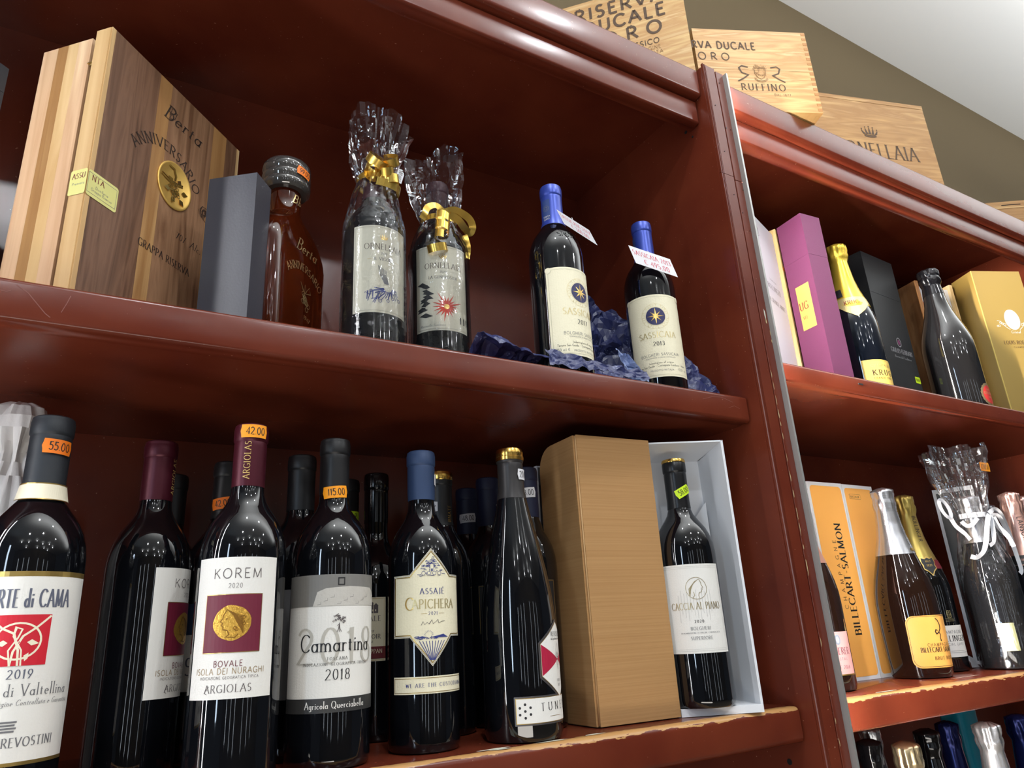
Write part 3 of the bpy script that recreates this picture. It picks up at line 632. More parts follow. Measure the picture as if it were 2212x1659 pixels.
# ------------------------------------------------------------------ crumpled sheets and film
def crumple(name, label, nx, ny, shape, amp, sc, m, seed=0, cat='tissue paper', flatshade=True, th=.0003, loc=(0, 0, 0), group=None):
    bm = bmesh.new(); V = []
    for i in range(nx + 1):
        row = []
        for j in range(ny + 1):
            p = Vector(shape(i / nx, j / ny)); q = p * sc + Vector((seed * 7.1, seed * 3.3, 0))
            d = noise.noise_vector(q) * amp + noise.noise_vector(q * 2.3) * amp * .5 + noise.noise_vector(q * 5.1) * amp * .25
            rid = abs(noise.noise(q * 1.4)) * amp * 1.1
            v = p + d + Vector((0, -rid, rid * .4)); v.z = max(v.z, .0006)
            row.append(bm.verts.new(v))
        V.append(row)
    for i in range(nx):
        for j in range(ny): bm.faces.new((V[i][j], V[i + 1][j], V[i + 1][j + 1], V[i][j + 1]))
    bmesh.ops.triangulate(bm, faces=bm.faces)
    o = frombm(name, bm, m, None, smooth=not flatshade)
    o.location = loc
    s = o.modifiers.new('thickness', 'SOLIDIFY'); s.thickness = th
    return tag(o, label, cat, group)
TISB = mat('navy_tissue', (.022, .030, .115), .42, spec=.6, sheen=.3)
def _tis():
    t, b = nodes(TISB); tc = t.nodes.new('ShaderNodeTexCoord'); v = t.nodes.new('ShaderNodeTexVoronoi'); v.inputs['Scale'].default_value = 60
    t.links.new(tc.outputs['Object'], v.inputs['Vector']); n = t.nodes.new('ShaderNodeTexNoise'); n.inputs['Scale'].default_value = 420; t.links.new(tc.outputs['Object'], n.inputs['Vector'])
    m1 = t.nodes.new('ShaderNodeMath'); m1.operation = 'LESS_THAN'; m1.inputs[1].default_value = .33; t.links.new(v.outputs[0], m1.inputs[0])
    m2 = t.nodes.new('ShaderNodeMath'); m2.operation = 'GREATER_THAN'; m2.inputs[1].default_value = .58; t.links.new(n.outputs[0], m2.inputs[0])
    m3 = t.nodes.new('ShaderNodeMath'); m3.operation = 'MULTIPLY'; t.links.new(m1.outputs[0], m3.inputs[0]); t.links.new(m2.outputs[0], m3.inputs[1])
    mx = t.nodes.new('ShaderNodeMix'); mx.data_type = 'RGBA'; mx.inputs[6].default_value = (.022, .030, .115, 1); mx.inputs[7].default_value = (.16, .19, .34, 1)
    t.links.new(m3.outputs[0], mx.inputs[0]); t.links.new(mx.outputs[2], b.inputs['Base Color'])
_tis()
FILM = clearfilm('cellophane', haze=.008, fres=.8)
def filmwrap(parent, rb, zs, gather, top, rtop, seed=0, amp=.0022, skew=(0, 0), name='cellophane', spiky=.012, tilt=0):
    """bag: hugs the bottle, gathered at `gather`, flares to `top`"""
    pr = [(rb * .9, .0012), (rb * 1.05, .003), (rb * 1.06, .02)] + [(rb * 1.05, z) for z in zs] 
    zg, rg = gather
    zl = pr[-1][1]
    for k in range(1, 8): q = k / 8; pr.append((rb * 1.05 + (rg - rb * 1.05) * (q ** 1.25), zl + (zg - zl) * q))
    pr.append((rg, zg)); pr.append((rg * 1.02, zg + .005))
    for k in range(1, 11): q = k / 10; pr.append((rg + (rtop - rg) * (q ** .75), zg + .005 + (top - zg - .005) * q))
    def fn(r, z, a, i):
        q = max(0, (z - zg) / (top - zg)); body = 1 if z > .01 else .2
        p = Vector((math.sin(a) * 2.2 + seed, math.cos(a) * 2.2, z * 26))
        f = noise.noise(p) * 1.0 + noise.noise(p * 2.3) * .6 + abs(noise.noise(p * 1.3 + Vector((5, 5, 5)))) * .8
        near = math.exp(-((z - zg) / .03) ** 2)
        fold = abs(noise.noise(Vector((math.sin(a) * 5 + seed, math.cos(a) * 5, z * 9)))) * 2 - .4
        rr = r + amp * (f + fold * min(1, q * 6) * 2.2) * body * (1 + 1.2 * min(1, q * 2)) + near * .0022 * math.sin(a * 13 + seed) + max(0, f) * 0
        if q > 0: rr += q * .006 * math.sin(a * 3 + seed * 2); zz = z + q * q * spiky * (math.sin(a * 2 + seed) + .6 * math.sin(a * 5 + seed * 3)) + tilt * q * math.sin(a)
        else: zz = z
        return max(rr, .004), zz
    o = lathe(name, pr, FILM, parent, seg=96, cap=False, fn=fn, sharp=7)
    for p in o.data.vertices:
        q = max(0, (p.co.z - zg) / (top - zg)); p.co.x += skew[0] * q; p.co.y += skew[1] * q
    return o

# ================================================================== upper shelf, left rack
ZS = ZM + .0004
# ---- two-part wooden presentation case
WAL = wood('walnut_dark', srgb(84, 56, 38), srgb(126, 92, 70), (40, 40, 3.0), .40, dist=2.6, c3=srgb(96, 66, 48))
WAL2 = wood('walnut_mid', srgb(112, 78, 54), srgb(156, 118, 88), (44, 44, 3.2), .42, dist=2.0, c3=srgb(130, 94, 68))
MAP = wood('maple_pale', srgb(226, 194, 140), srgb(206, 166, 112), (30, 30, 2.0), .42, dist=1.0, c3=srgb(240, 214, 164))
MAPD = wood('chestnut_band', srgb(186, 142, 90), srgb(160, 116, 70), (30, 30, 2.0), .42, dist=1.0, c3=srgb(200, 160, 108))
PINKW = wood('rosy_board', srgb(226, 190, 152), srgb(206, 164, 126), (30, 30, 1.6), .5, dist=1.2, c3=srgb(236, 206, 166))
cs = thing('presentation_case', 'tall striped walnut and maple case standing ajar, gold medallion on its lid', 'case', (-.861, .061, ZS), 44.4)
H, Wd = .340, .2235
# lid: vertical staves, origin = front-left corner, face along +x
st = [(0, .0055, MAP), (.0055, .074, WAL), (.074, .0935, MAPD), (.0935, .170, WAL2), (.170, .196, MAPD), (.196, .2180, WAL), (.2180, Wd, MAP)]
lid = None
for i, (a0, a1, mm) in enumerate(st):
    o = box('stave', (a0 + .00008, -.0, 0), (a1 - .00008, .0200, H), mm, cs, bevel=0)
cl = box('lid_spine', (-.0012, .0012, .0004), (.0001, .0190, H - .0014), MAP, cs, bevel=.0005)
# case body behind the lid, leaning a finger's width away
def rp(pts): return pts
bod = [(0, .018, PINKW), (.018, .032, MAP), (.032, .046, MAPD), (.046, .066, PINKW)]
for a0, a1, mm in bod: box('stave', (.0055, .0310 + a0, 0), (.0135, .0310 + a1 - .0001, H - .001), mm, cs, bevel=.0004)
boxes('case_body', [((.0136, .0310, 0), (Wd, .039, H - .001)), ((.0136, .089, 0), (Wd, .097, H - .001)), ((Wd - .008, .039, 0), (Wd, .089, H - .001)), ((.0136, .039, 0), (Wd - .008, .089, .008)), ((.0136, .039, H - .009), (Wd - .008, .089, H - .001))], WAL2, cs)
HING = mat('brass_hinge', (.75, .58, .25), .3, metal=1)
for z in (.022, .303):
    boxes('hinge', [((.004, .0195, z), (.0085, .0315, z + .0012)), ((.0062, .0195, z + .0012), (.0075, .0315, z + .0042)), ((.005, .0225, z - .003), (.0062, .0290, z))], HING, cs)
F = Flat((0, 0, 0), (1, 0, 0))
DK = mat('engraved_dark', srgb(46, 30, 20), .7)
a = Art(F, .0004)
a.text('Berta', .117, .291, .020, DK, True, sp=-.02, wx=1.15, slant=.35, wt=.8)
a.line([(.094, .298), (.097, .310), (.105, .307), (.102, .297), (.094, .293), (.097, .303)], .0008, DK)
a.text('ANNIVERSARIO', .099, .2490, .0125, DK, True, sp=.03, wx=.98, archr=.055, wt=1.0)
for k in range(26):
    q = random.uniform(0, 2 * PI); r_ = random.uniform(.002, .009); a.line([(.166 + r_ * math.cos(q), .207 + r_ * 1.3 * math.sin(q)), (.166 + r_ * math.cos(q + 1), .207 + r_ * math.sin(q + .8)), (.168 + r_ * math.cos(q + 2), .205 + r_ * math.sin(q + 2))], .0006, DK, dz=.00001 * k)
a.text('70%', .133, .150, .008, DK, True, wt=.9, slant=.1); a.text('Alc.', .158, .150, .009, DK, True, wt=.8, slant=.3)
a.text('GRAPPA RISERVA', .112, .113, .0088, DK, True, sp=.02, wx=.86)
a.build(parent=cs)
# medallion
MEDG = mat('satin_gold_metal', (.86, .56, .15), .42, metal=.75)
med = lathe('medallion', [(.0, .0004), (.0275, .0004), (.0290, .0010), (.0290, .0020), (.0275, .0026), (.0262, .0018), (.0, .0016)][1:], MEDG, cs, seg=48, off=(0, 0, 0), sharp=60)
med.rotation_euler = (R(90), 0, 0); med.location = (.1135, .0006, .2120); med.scale = (.95, 1.02, 1)
E_ = Art(Flat((.1135, -.0016, .2120), (1, 0, 0)), .0003)
GD = mat('gold_relief_shadow', (.42, .26, .06), .35, metal=1); GB = mat('gold_relief_bright', (.95, .70, .25), .18, metal=1)
E_.line([(-.012, .0205), (-.004, .020), (.000, .012), (-.001, .006)], .0028, GD); E_.line([(-.022, .004), (-.010, .001), (.004, .003), (.012, .0055)], .0030, GD)
E_.line([(-.022, .0055), (-.010, .0028), (.004, .0045), (.012, .007)], .0012, GB, dz=.0001)
for k in range(24):
    r_, q = random.uniform(.0, .012), random.uniform(0, 2 * PI); E_.ring(.001 + r_ * math.cos(q), -.009 + r_ * .9 * math.sin(q), .0024, .0009, GB if k % 2 else GD, dz=.0001 * (k % 5), n=9)
for k in range(6):
    q = k * 1.05; E_.poly([(.002 + .014 * math.cos(q), -.006 + .015 * math.sin(q)), (.002 + .020 * math.cos(q + .25), -.006 + .018 * math.sin(q + .25)), (.002 + .014 * math.cos(q + .5), -.006 + .014 * math.sin(q + .5)), (.002 + .009 * math.cos(q + .25), -.006 + .010 * math.sin(q + .25))], GB if k % 2 else GD, dz=.0002)
E_.build('relief', med)
med.children[0].matrix_parent_inverse = (Matrix.Translation(med.location) @ med.rotation_euler.to_matrix().to_4x4() @ Matrix.Diagonal((.95, 1.02, 1, 1))).inverted()
# yellow seal label wrapping the edge of the lid
YL = mat('yellow_seal', srgb(226, 222, 138), .4)
s1 = Art(F, .0005); s1.rect(-.0006, .1295, .0380, .1585, YL, r=.003)
s1.frame(.0, .1330, .0362, .1555, .0004, GREYINK, .0001)
s1.text('NTA', .0045, .148, .0062, mat('maroon_ink', srgb(120, 40, 30), .5), True, 'l', dz=.0001, sp=.02, wt=1.1)
s1.text('Distilleria', .018, .1405, .0032, GREYINK, False, dz=.0001); s1.text('Grappa Riserva', .018, .1365, .0032, GREYINK, False, dz=.0001)
s1.build('seal_label', cs)
F2 = Flat((-.0012, .0190, 0), (0, -1, 0))
s2 = Art(F2, .0005); s2.rect(-.0012, .1295, .0192, .1585, YL, r=.002)
s2.text('ASSU', .0095, .148, .0062, MT['maroon_ink'], True, dz=.0001, sp=.0, wt=1.1, wx=.85); s2.text('Premiata', .010, .1405, .0032, GREYINK, False, dz=.0001)
s2.build('seal_label', cs)

# ---- open grey carton and square flask
GCART = mat('graphite_carton', srgb(62, 62, 70), .34, spec=.5, bump=(400, .05, 2))
gc = thing('gift_carton', 'plain graphite grey carton standing beside the striped wooden case', 'carton', (-.701, .070, ZS), 51)
boxes('carton_shell', [((0, 0, 0), (.034, .0012, .2105)), ((0, .0012, 0), (.0012, .057, .2105)), ((.0, .057, 0), (.034, .0582, .2105)), ((.0012, .0012, .209), (.034, .057, .2105)), ((.0012, .0012, 0), (.034, .057, .0012))], GCART, gc, bevel=.0005)
box('front_wall', (.0341, 0.0003, 0), (.0350, .0579, .2100), GCART, gc, bevel=0)
AMBER = mat('amber_spirit', (.16, .026, .006), .02, spec=.6, trans=.72, ior=1.36, coat=.5)
CLEAR = mat('clear_glass', (.95, .95, .93), .015, trans=1, ior=1.47)
fl = thing('square_flask', 'squat amber spirit flask with wide ribbed glass stopper, beside the grey carton', 'bottle', (-.6510, .1505, ZS), 44.4)
def sq(name, lv, m, parent, seg=64, ex=.32):
    bm = bmesh.new(); rows = []
    for (hw, hd, z, e) in lv:
        row = []
        for k in range(seg):
            a_ = 2 * PI * k / seg; c_, s_ = math.cos(a_), math.sin(a_)
            row.append(bm.verts.new((hw * math.copysign(abs(c_) ** e, c_), hd * math.copysign(abs(s_) ** e, s_), z)))
        rows.append(row)
    for i in range(len(rows) - 1):
        for k in range(seg): bm.faces.new((rows[i][k], rows[i][(k + 1) % seg], rows[i + 1][(k + 1) % seg], rows[i + 1][k]))
    bm.faces.new(rows[0][::-1]); bm.faces.new(rows[-1])
    return frombm(name, bm, m, parent, smooth=True, sharp=50)
W2, D2 = .0600, .031
sq('glass_body', [(W2 * .9, D2 * .9, .0008, .35), (W2 * .98, D2 * .97, .004, .35), (W2, D2, .012, .33), (W2, D2, .150, .33), (W2 * .97, D2 * .98, .163, .36), (W2 * .86, D2 * .93, .178, .42), (W2 * .66, D2 * .84, .193, .55), (.026, .0215, .204, .8), (.0205, .0195, .212, 1), (.0195, .0195, .232, 1), (.0195, .0195, .243, 1)], AMBER, fl)
STOP = mat('smoked_glass_stopper', (.10, .095, .09), .05, spec=.8, coat=.6, metal=.35)
sp_ = lathe('stopper', [(.0195, .2432), (.0260, .2436), (.0300, .2475), (.0308, .2530), (.0292, .2570), (.0306, .2610), (.0306, .2660), (.0292, .2690), (.0304, .2730), (.0302, .2800), (.0280, .2840), (.024, .2856)], STOP, fl, seg=56)
FF = Flat((0, -D2, 0), (1, 0, 0)); a = Art(FF, .0006)
GP = mat('gold_print_bright', (.85, .66, .32), .3, metal=.8)
a.text('Berta', .004, .152, .0165, GP, True, slant=.35, sp=-.03, wt=.8); a.text('ANNIVERSARIO', .002, .128, .0095, GP, True, archr=.05, sp=.0, wx=.9)
for k in range(16):
    r_, q = random.uniform(.001, .009), random.uniform(0, 2 * PI); a.ring(.004 + r_ * math.cos(q), .088 + r_ * 1.3 * math.sin(q), .0030, .0006, GP, dz=.00003 * (k % 4), n=10)
for k in range(3): a.line([(.004, .100), (-.006 + k * .010, .112), (-.001 + k * .009, .104), (.004, .100)], .0006, GP)
a.text('1947', .010, .066, .0052, GP, True, rot=-12); a.text('GRAPPA RISERVA', .002, .036, .0062, GP, True, wx=.9)
a.build(parent=fl)
n_ = Art(Cyl(.0197, -8, 0), .0003); n_.text('Bb', 0, .224, .012, GP, True, slant=.3); n_.build(parent=fl)
sticker(Cyl(.0308, -14, 0), .0, .2650, '99.00', 'orange', fl, .022, .012, -8)

# ---- two ribbon-tied bottles in cellophane
CAPD = capmat('aubergine_capsule', (.05, .012, .02))
def gift(label, x, y, h, cz, g):
    pr = bordeaux(.0378, h); t = bottle('gift_bottle', label, x, y, ZS, pr, h, GLASS, g)
    capsule(pr, cz, h, CAPD, t); return t, pr
def orn_label(t, az, v0, v1, word, year):
    S = Cyl(.0378, az, 0); lb = label_patch(S, -.0370, v0, .0370, v1, IVORY, t)
    a = Art(S, .0005); LG = mat('label_grey_line', srgb(150, 146, 132), .5)
    a.frame(-.0350, v0 + .0025, .0350, v1 - .0025, .0003, LG, .0001)
    crown(a, .001, v1 - .0185, .0062, GOLDF); a.text('ORNELLAIA', .002, v1 - .0330, .0078, mat('taupe_ink', srgb(96, 84, 70), .5), True, sp=.0, wx=.95, wt=.75)
    a.text(year, .001, v1 - .0400, .0030, GREYINK, True); a.text(word, .001, v1 - .0480, .0040, GREYINK, True, wx=.95, sp=.03)
    a.line([(-.019, v1 - .0465), (-.014, v1 - .0465)], .0003, GOLDF); a.line([(.016, v1 - .0465), (.022, v1 - .0465)], .0003, GOLDF)
    return S, lb, a
GRB = 'ribbon-tied wine bottles in cellophane on the upper shelf'
t, pr = gift('cellophane-wrapped wine bottle tied with a knot of curled gold ribbon, blue sketch on its label', -.548, .106, .300, .235, GRB)
S, lb, a = orn_label(t, -3, .062, .179, 'IL VIGORE', '2019')
BI = mat('blue_wash_ink', srgb(52, 64, 132), .5); BG = mat('grey_wash_ink', srgb(110, 112, 124), .5); rnd = random.Random(5)
for k in range(15):
    q = -PI + k * PI / 14; L = rnd.uniform(.010, .020); cx, cy = .006, .094
    a.line([(cx + .005 * math.cos(q), cy + .004 * math.sin(q)), (cx + L * .6 * math.cos(q + .2), cy + L * .45 * math.sin(q + .1)), (cx + L * math.cos(q), cy + L * math.sin(q) * .9)], rnd.uniform(.0007, .0016), BI, dz=.00003 * (k % 3))
    if k % 2: a.ring(cx + L * 1.15 * math.cos(q), cy + L * 1.0 * math.sin(q), .0018, .0006, BI, n=9)
for k in range(7): a.line([(.002 + k * .0008, .100), (-.004 + k * .0012, .112), (-.006 + k * .0016, .124 - k * .001)], .0006, BG, dz=.00003 * k)
for k in range(9): a.line([(-.022 + k * .002, .078 + rnd.uniform(-.004, .01)), (-.018 + k * .002, .082 + rnd.uniform(-.004, .01)), (-.019 + k * .0022, .079 + rnd.uniform(-.004, .01))], .0008, BI, dz=.00003 * k)
a.build(parent=lb)
filmwrap(t, .0380, [.05, .09, .13, .165, .19], (.262, .0215), .352, .040, seed=2, amp=.0016, spiky=.010, skew=(.002, 0))
RIBG = mat('gold_ribbon', (.80, .54, .12), .24, metal=.85)
def helix(cx, cy, cz, r, turns, wid, pitch, axis, a0=0, n=44, parent=None, rg=0):
    ax_ = Vector(axis).normalized(); u_ = ax_.orthogonal().normalized(); v_ = ax_.cross(u_); pts = []
    for k in range(n + 1):
        q = k / n; a_ = R(a0) + q * turns * 2 * PI; rr = r + rg * q
        pts.append(Vector((cx, cy, cz)) + rr * (math.cos(a_) * u_ + math.sin(a_) * v_) + ax_ * pitch * turns * q)
    return ribbon('ribbon', pts, wid, tuple(ax_), RIBG, parent)
def curl(cx, cy, cz, r, turns, wid, drop=0, a0=0, ax='Y', rgrow=0, n=40, m=None, parent=None, tilt=0):
    pts = []; wds = []
    for k in range(n + 1):
        q = k / n; a_ = a0 + q * turns * 2 * PI; rr = r + rgrow * q
        if ax == 'Y': p = (cx + rr * math.cos(a_), cy + tilt * q + .002 * math.sin(a_ * .5), cz + rr * math.sin(a_) - drop * q); w_ = (tilt * 6 * math.sin(a_), 1, .25)
        else: p = (cx + rr * math.cos(a_), cy + rr * math.sin(a_), cz - drop * q + .004 * math.sin(a_)); w_ = (.12, .1, 1)
        pts.append(p); wds.append(w_)
    return ribbon('ribbon', pts, wid, wds, m or RIBG, parent)
for args in ((-.006, -.026, .276, .0165, 1.05, .0110, .004, (.25, -.75, .55), 40), (.009, -.030, .278, .0125, 1.1, .0110, .005, (-.45, -.6, .65), 10), (.001, -.033, .262, .0120, .9, .0100, .003, (-.3, -.5, .8), 180), (-.012, -.026, .262, .0110, 1.3, .0120, .009, (.25, .1, 1), 0), (.004, -.014, .250, .0240, .62, .0105, .003, (.12, -.30, 1), 190), (.010, -.030, .252, .0110, 1.0, .0110, .004, (-.2, -.2, 1), 90), (0, 0, .2640, .0235, 1, .009, 0, (0, 0, 1), 0)): helix(*args, parent=t)
def ptag(t, S, u, v, txt, rot): return sticker(S, u, v, txt, 'white', t, .020, .011, rot)
ptag(t, Flat((.016, -.034, .262), (.8, .35, 0)), .006, .0, '289.00', 72)

t, pr = gift('cellophane-wrapped wine bottle tied with a gold bow, red starburst on its label', -.453, .117, .296, .232, GRB)
S, lb, a = orn_label(t, -19, .060, .180, 'LA GENEROSITA', '2020')
BK = mat('silhouette_black', (.02, .022, .026), .5); RS = mat('starburst_red', srgb(206, 62, 38), .5); rnd = random.Random(8)
cx, cy = .0045, .0925; star = []
for k in range(36):
    q = k * PI / 18; L = .0075 if k % 2 else rnd.uniform(.013, .0235); star.append((cx + L * math.cos(q), cy + L * math.sin(q)))
for k in range(36): a.poly([(cx, cy), star[k], star[(k + 1) % 36]], RS, dz=.00005)
a.disc(cx, cy, .0034, GOLDF, dz=.0002)
for k in range(11):
    x0, y0 = -.036 + rnd.uniform(0, .010), .082 + k * .0044; L = rnd.uniform(.010, .020); q = rnd.uniform(-.5, .5) - (.4 if k > 6 else 0)
    a.poly([(x0, y0), (x0 + L * .5, y0 + .0042 + L * .5 * q), (x0 + L, y0 + L * q), (x0 + L * .5, y0 - .0026 + L * .5 * q)], BK, dz=.00003 * (k % 4))
for x0 in (.024, .030, .035): a.poly([(x0 - .0007, .0715), (x0 + .0007, .0715), (x0 + .001, .079), (x0, .082), (x0 - .0012, .079)], BK)
a.text('Marinella Senatore', -.014, .066, .003, GREYINK, True, slant=.4, wt=.6)
a.build(parent=lb)
filmwrap(t, .0380, [.05, .09, .13, .165, .185], (.232, .0225), .325, .040, seed=7, amp=.0026, spiky=.008, skew=(-.003, 0))
helix(-.008, -.034, .232, .0095, 2.6, .0115, -.0155, (.10, .05, 1), 0, parent=t); helix(-.018, -.034, .176, .0130, .9, .0105, -.002, (-.35, -.25, 1), 60, parent=t); helix(0, 0, .2335, .0245, 1, .008, 0, (0, 0, 1), 0, parent=t)
vribbon('ribbon', [(-.004, -.028, .236), (-.016, -.030, .243), (-.028, -.030, .237), (-.033, -.030, .226), (-.036, -.028, .218)], .009, (-.25, -.9, -.35), RIBG, t, twist=25)
vribbon('ribbon', [(-.004, -.028, .236), (.008, -.032, .241), (.020, -.032, .240), (.034, -.028, .237), (.042, -.022, .230), (.040, -.018, .222), (.030, -.022, .224), (.018, -.028, .230), (.004, -.030, .234)], .010, (-.25, -.9, -.35), RIBG, t, twist=25)
vribbon('ribbon', [(.030, -.020, .215), (.036, -.016, .205), (.039, -.012, .195), (.037, -.012, .185)], .008, (-.25, -.9, -.35), RIBG, t, twist=25)

# ---- two blue-capped bottles with star seals
BLUEC = capmat('cobalt_capsule', (.035, .065, .36), .33, .35)
NAVYD = mat('navy_print', srgb(34, 34, 84), .5); GOLDL = mat('pale_gold_print', (.66, .55, .28), .35, metal=.6)
def starbottle(label, x, y, h, az, v0, v1, year, g, vtop_txt=True):
    pr = bordeaux(.0378, h, sh=.180); t = bottle('wine_bottle', label, x, y, ZS, pr, h, GLASS, g)
    cz = h - .066; capsule(pr, cz, h, BLUEC, t)
    S = Cyl(.0378, az, 0); hw = .0460
    pts = [(-hw, v0), (hw, v0), (hw, v1)] + [(hw - .0, v1)] + [(hw * (1 - 2 * k / 16), v1 + .0) for k in range(17)]
    lb = label_patch(S, -hw, v0, hw, v1, CREAM, t)
    a = Art(S, .0005); T_ = mat('soft_grey_line', srgb(170, 168, 140), .5)
    a.frame(-hw + .003, v0 + .003, hw - .003, v1 - .003, .0003, T_)
    for s_ in (-1, 1): a.disc(s_ * (hw - .0035), v1 - .0035, .0042, CREAM, dz=.0001, n=14); a.line([(s_ * (hw - .0035) + .0042 * math.cos(q), v1 - .0035 + .0042 * math.sin(q)) for q in ([R(180 + 9 * k) for k in range(11)] if s_ > 0 else [R(270 + 9 * k) for k in range(11)])], .0003, T_, dz=.0002)
    cy = v1 - .0345; a.ring(0, cy, .0198, .0003, GOLDL, n=40); a.ring(0, cy, .0148, .0003, GOLDL, n=36)
    rn = random.Random(3)
    for k in range(30):
        q = R(k * 12); r0, r1 = .0160, .0188; off = .0006
        if k % 6 == 0: continue
        a.line([(r0 * math.cos(q), cy + r0 * math.sin(q)), (r1 * math.cos(q), cy + r1 * math.sin(q))], .0004, GOLDL)
        if k % 2: a.line([(r1 * math.cos(q), cy + r1 * math.sin(q)), (r1 * math.cos(q + .11), cy + r1 * math.sin(q + .11))], .0004, GOLDL)
        else: a.line([(r0 * math.cos(q), cy + r0 * math.sin(q)), (r0 * math.cos(q + .1), cy + r0 * math.sin(q + .1))], .0004, GOLDL)
    a.disc(0, cy, .0138, NAVYD, dz=.0001, n=36)
    for k in range(8):
        q = R(90 + 45 * k); L = .0125 if k % 2 == 0 else .0105
        a.poly([(0, cy), (.0030 * math.cos(q - .4), cy + .0030 * math.sin(q - .4)), (L * math.cos(q), cy + L * math.sin(q)), (.0030 * math.cos(q + .4), cy + .0030 * math.sin(q + .4))], GOLDF, dz=.0003)
    a.text('SASSICAIA', 0, v1 - .0675, .0088, GOLDL, True, sp=.02, wx=.98, wt=1.1)
    a.text(year, 0, v1 - .0800, .0062, INK, True, sp=.05)
    a.text('BOLGHERI SASSICAIA', 0, v1 - .0955, .0040, GREYINK, False, sp=.06, wx=1.1); a.text('DENOMINAZIONE DI ORIGINE CONTROLLATA', 0, v1 - .0990, .0016, GREYINK, False)
    a.text('Imbottigliato all origine', 0, v1 - .1070, .0028, INK, False); a.text('Tenuta San Guido - Castagneto Carducci - Italia', 0, v1 - .1115, .0030, INK, False, wx=.95)
    a.text('PRODOTTO IN ITALIA', 0, v1 - .1185, .0026, GREYINK, False); a.text('750 ml \u20ac', -.031, v1 - .1180, .0036, GREYINK, False); a.text('13,5% vol', .032, v1 - .1180, .0034, GREYINK, False)
    a.build(parent=lb)
    # tax strip running down over the capsule
    Sc = Cone([(r_ + (.0012 if z_ > cz else .0003), z_) for r_, z_ in pr[:-2]] + [(.0150, cz), (.0150, h)], az)
    strip = Art(Cyl(.0150, az - 78, 0), .0005); SB = mat('strip_blue', (.03, .06, .20), .35); strip.rect(-.0058, cz - .006, .0058, cz + .040, SB); strip.rect(-.0058, cz - .017, .0058, cz - .006, mat('strip_tan', srgb(196, 172, 126), .5))
    so = strip.build('tax_strip', t)
    e = Art(Cyl(.0150, az - 78, 0), .0008); e.ring(0, cz + .026, .0042, .0004, GREYINK, n=18); e.ring(0, cz + .026, .0022, .0006, GREYINK, n=12); e.text('TENUTA', 0, cz + .012, .0022, PAPER, False); e.text('GUIDO', 0, cz + .008, .0022, PAPER, False); e.build('emblem', so)
    return t
GSB = 'blue-capped bottles with gold star labels'
t1 = starbottle('blue-capped star-label bottle of 2017, tissue crushed in front of it', -.310, .046, .291, 10, .022, .146, '2017', GSB)
em = Art(Cone(bordeaux(.0378, .291, sh=.180), 14), .0009); em.text('SASSICAIA', 0, .196, .0075, GREENGLASS, True, sp=.02, wt=1.4); em.build('embossing', t1)
t2 = starbottle('blue-capped star-label bottle nearest the divider, its 2013 card hanging square', -.127, .066, .292, -37, .026, .153, '2013', GSB)
# hand-written price cards hanging on the necks
CARD = mat('white_card', srgb(232, 230, 232), .6); PINKI = mat('pink_pen_ink', srgb(212, 74, 96), .6)
def card(label, P0, P1, P3, txt):
    P0, P1, P3 = map(Vector, (P0, P1, P3)); ux, uy = (P1 - P0), (P0 - P3)
    t = thing('price_card', label, 'card', tuple(P3)); L, Hh = ux.length, uy.length; n = ux.normalized().cross(uy.normalized())
    bm = bmesh.new(); q = [Vector((0, 0, 0)), ux, ux + uy, uy]; vs = [bm.verts.new(p) for p in q] + [bm.verts.new(p - n * .0005) for p in q]
    for f in ((0, 1, 2, 3), (7, 6, 5, 4), (0, 4, 5, 1), (1, 5, 6, 2), (2, 6, 7, 3), (3, 7, 4, 0)): bm.faces.new([vs[i] for i in f])
    frombm('card', bm, CARD, t); a = Art(Flat((0, 0, 0), ux, uy), .0003)
    a.text(txt[0], L * .5, Hh * .55, Hh * .26, PINKI, True, wx=min(1, L * .9 / (swidth(txt[0], True, .04) * Hh * .26)), wt=.8); a.text(txt[1], L * .55, Hh * .12, Hh * .28, PINKI, True, wx=.85, wt=.8); a.build(parent=t)
    tube('card_thread', [P0 - P3 + ux * .5 - uy * .05, Vector((0, 0, 0)) + ux * .5 + uy * 1.15 - n * .004], .0004, CARD, t, 5)
card('small white price card in pink writing, hung askew on the 2017 blue-capped bottle', (-.3225, .0185, .2385), (-.2945, -.012, .1965), (-.3145, .0145, .2155), ('SASSICAIA 2017', '\u20ac 360,00'))
card('small white price card in pink writing, hung flat on the 2013 blue-capped bottle', (-.1795, .0420, .2310), (-.1235, .0180, .2085), (-.1725, .0380, .2010), ('SASSICAIA 2013', '\u20ac 495,00'))
# navy tissue
crumple('tissue_paper', 'crushed navy printed tissue lying flat at the shelf edge, left of the 2017 bottle', 26, 9, lambda u, v: (-.437 + .105 * u, .020 + .05 * v, .006 + .026 * math.sin(PI * (.12 + .8 * v)) * (1 - .35 * u) + .014 * (1 - u)), .0055, 60, TISB, 1, loc=(0, 0, ZS))
crumple('tissue_paper', 'crushed navy tissue with pale underside, in front of the 2017 bottle', 34, 6, lambda u, v: (-.365 + .155 * u, .0015 + .006 * v - .000 * u, .002 + .019 * v * (1 - .3 * u)), .0038, 70, TISB, 3, loc=(0, 0, ZS))
TISL = mat('navy_tissue_reverse', srgb(120, 136, 178), .5)
crumple('tissue_paper', 'pale blue crumpled tissue peak standing between the two star bottles', 12, 14, lambda u, v: (-.245 + .046 * u * (1 - .6 * v), .006 + .012 * math.sin(PI * u) + .008 * v, .002 + .050 * v * (1 - .5 * abs(u - .35))), .006, 60, TISL, 5, loc=(0, 0, ZS))
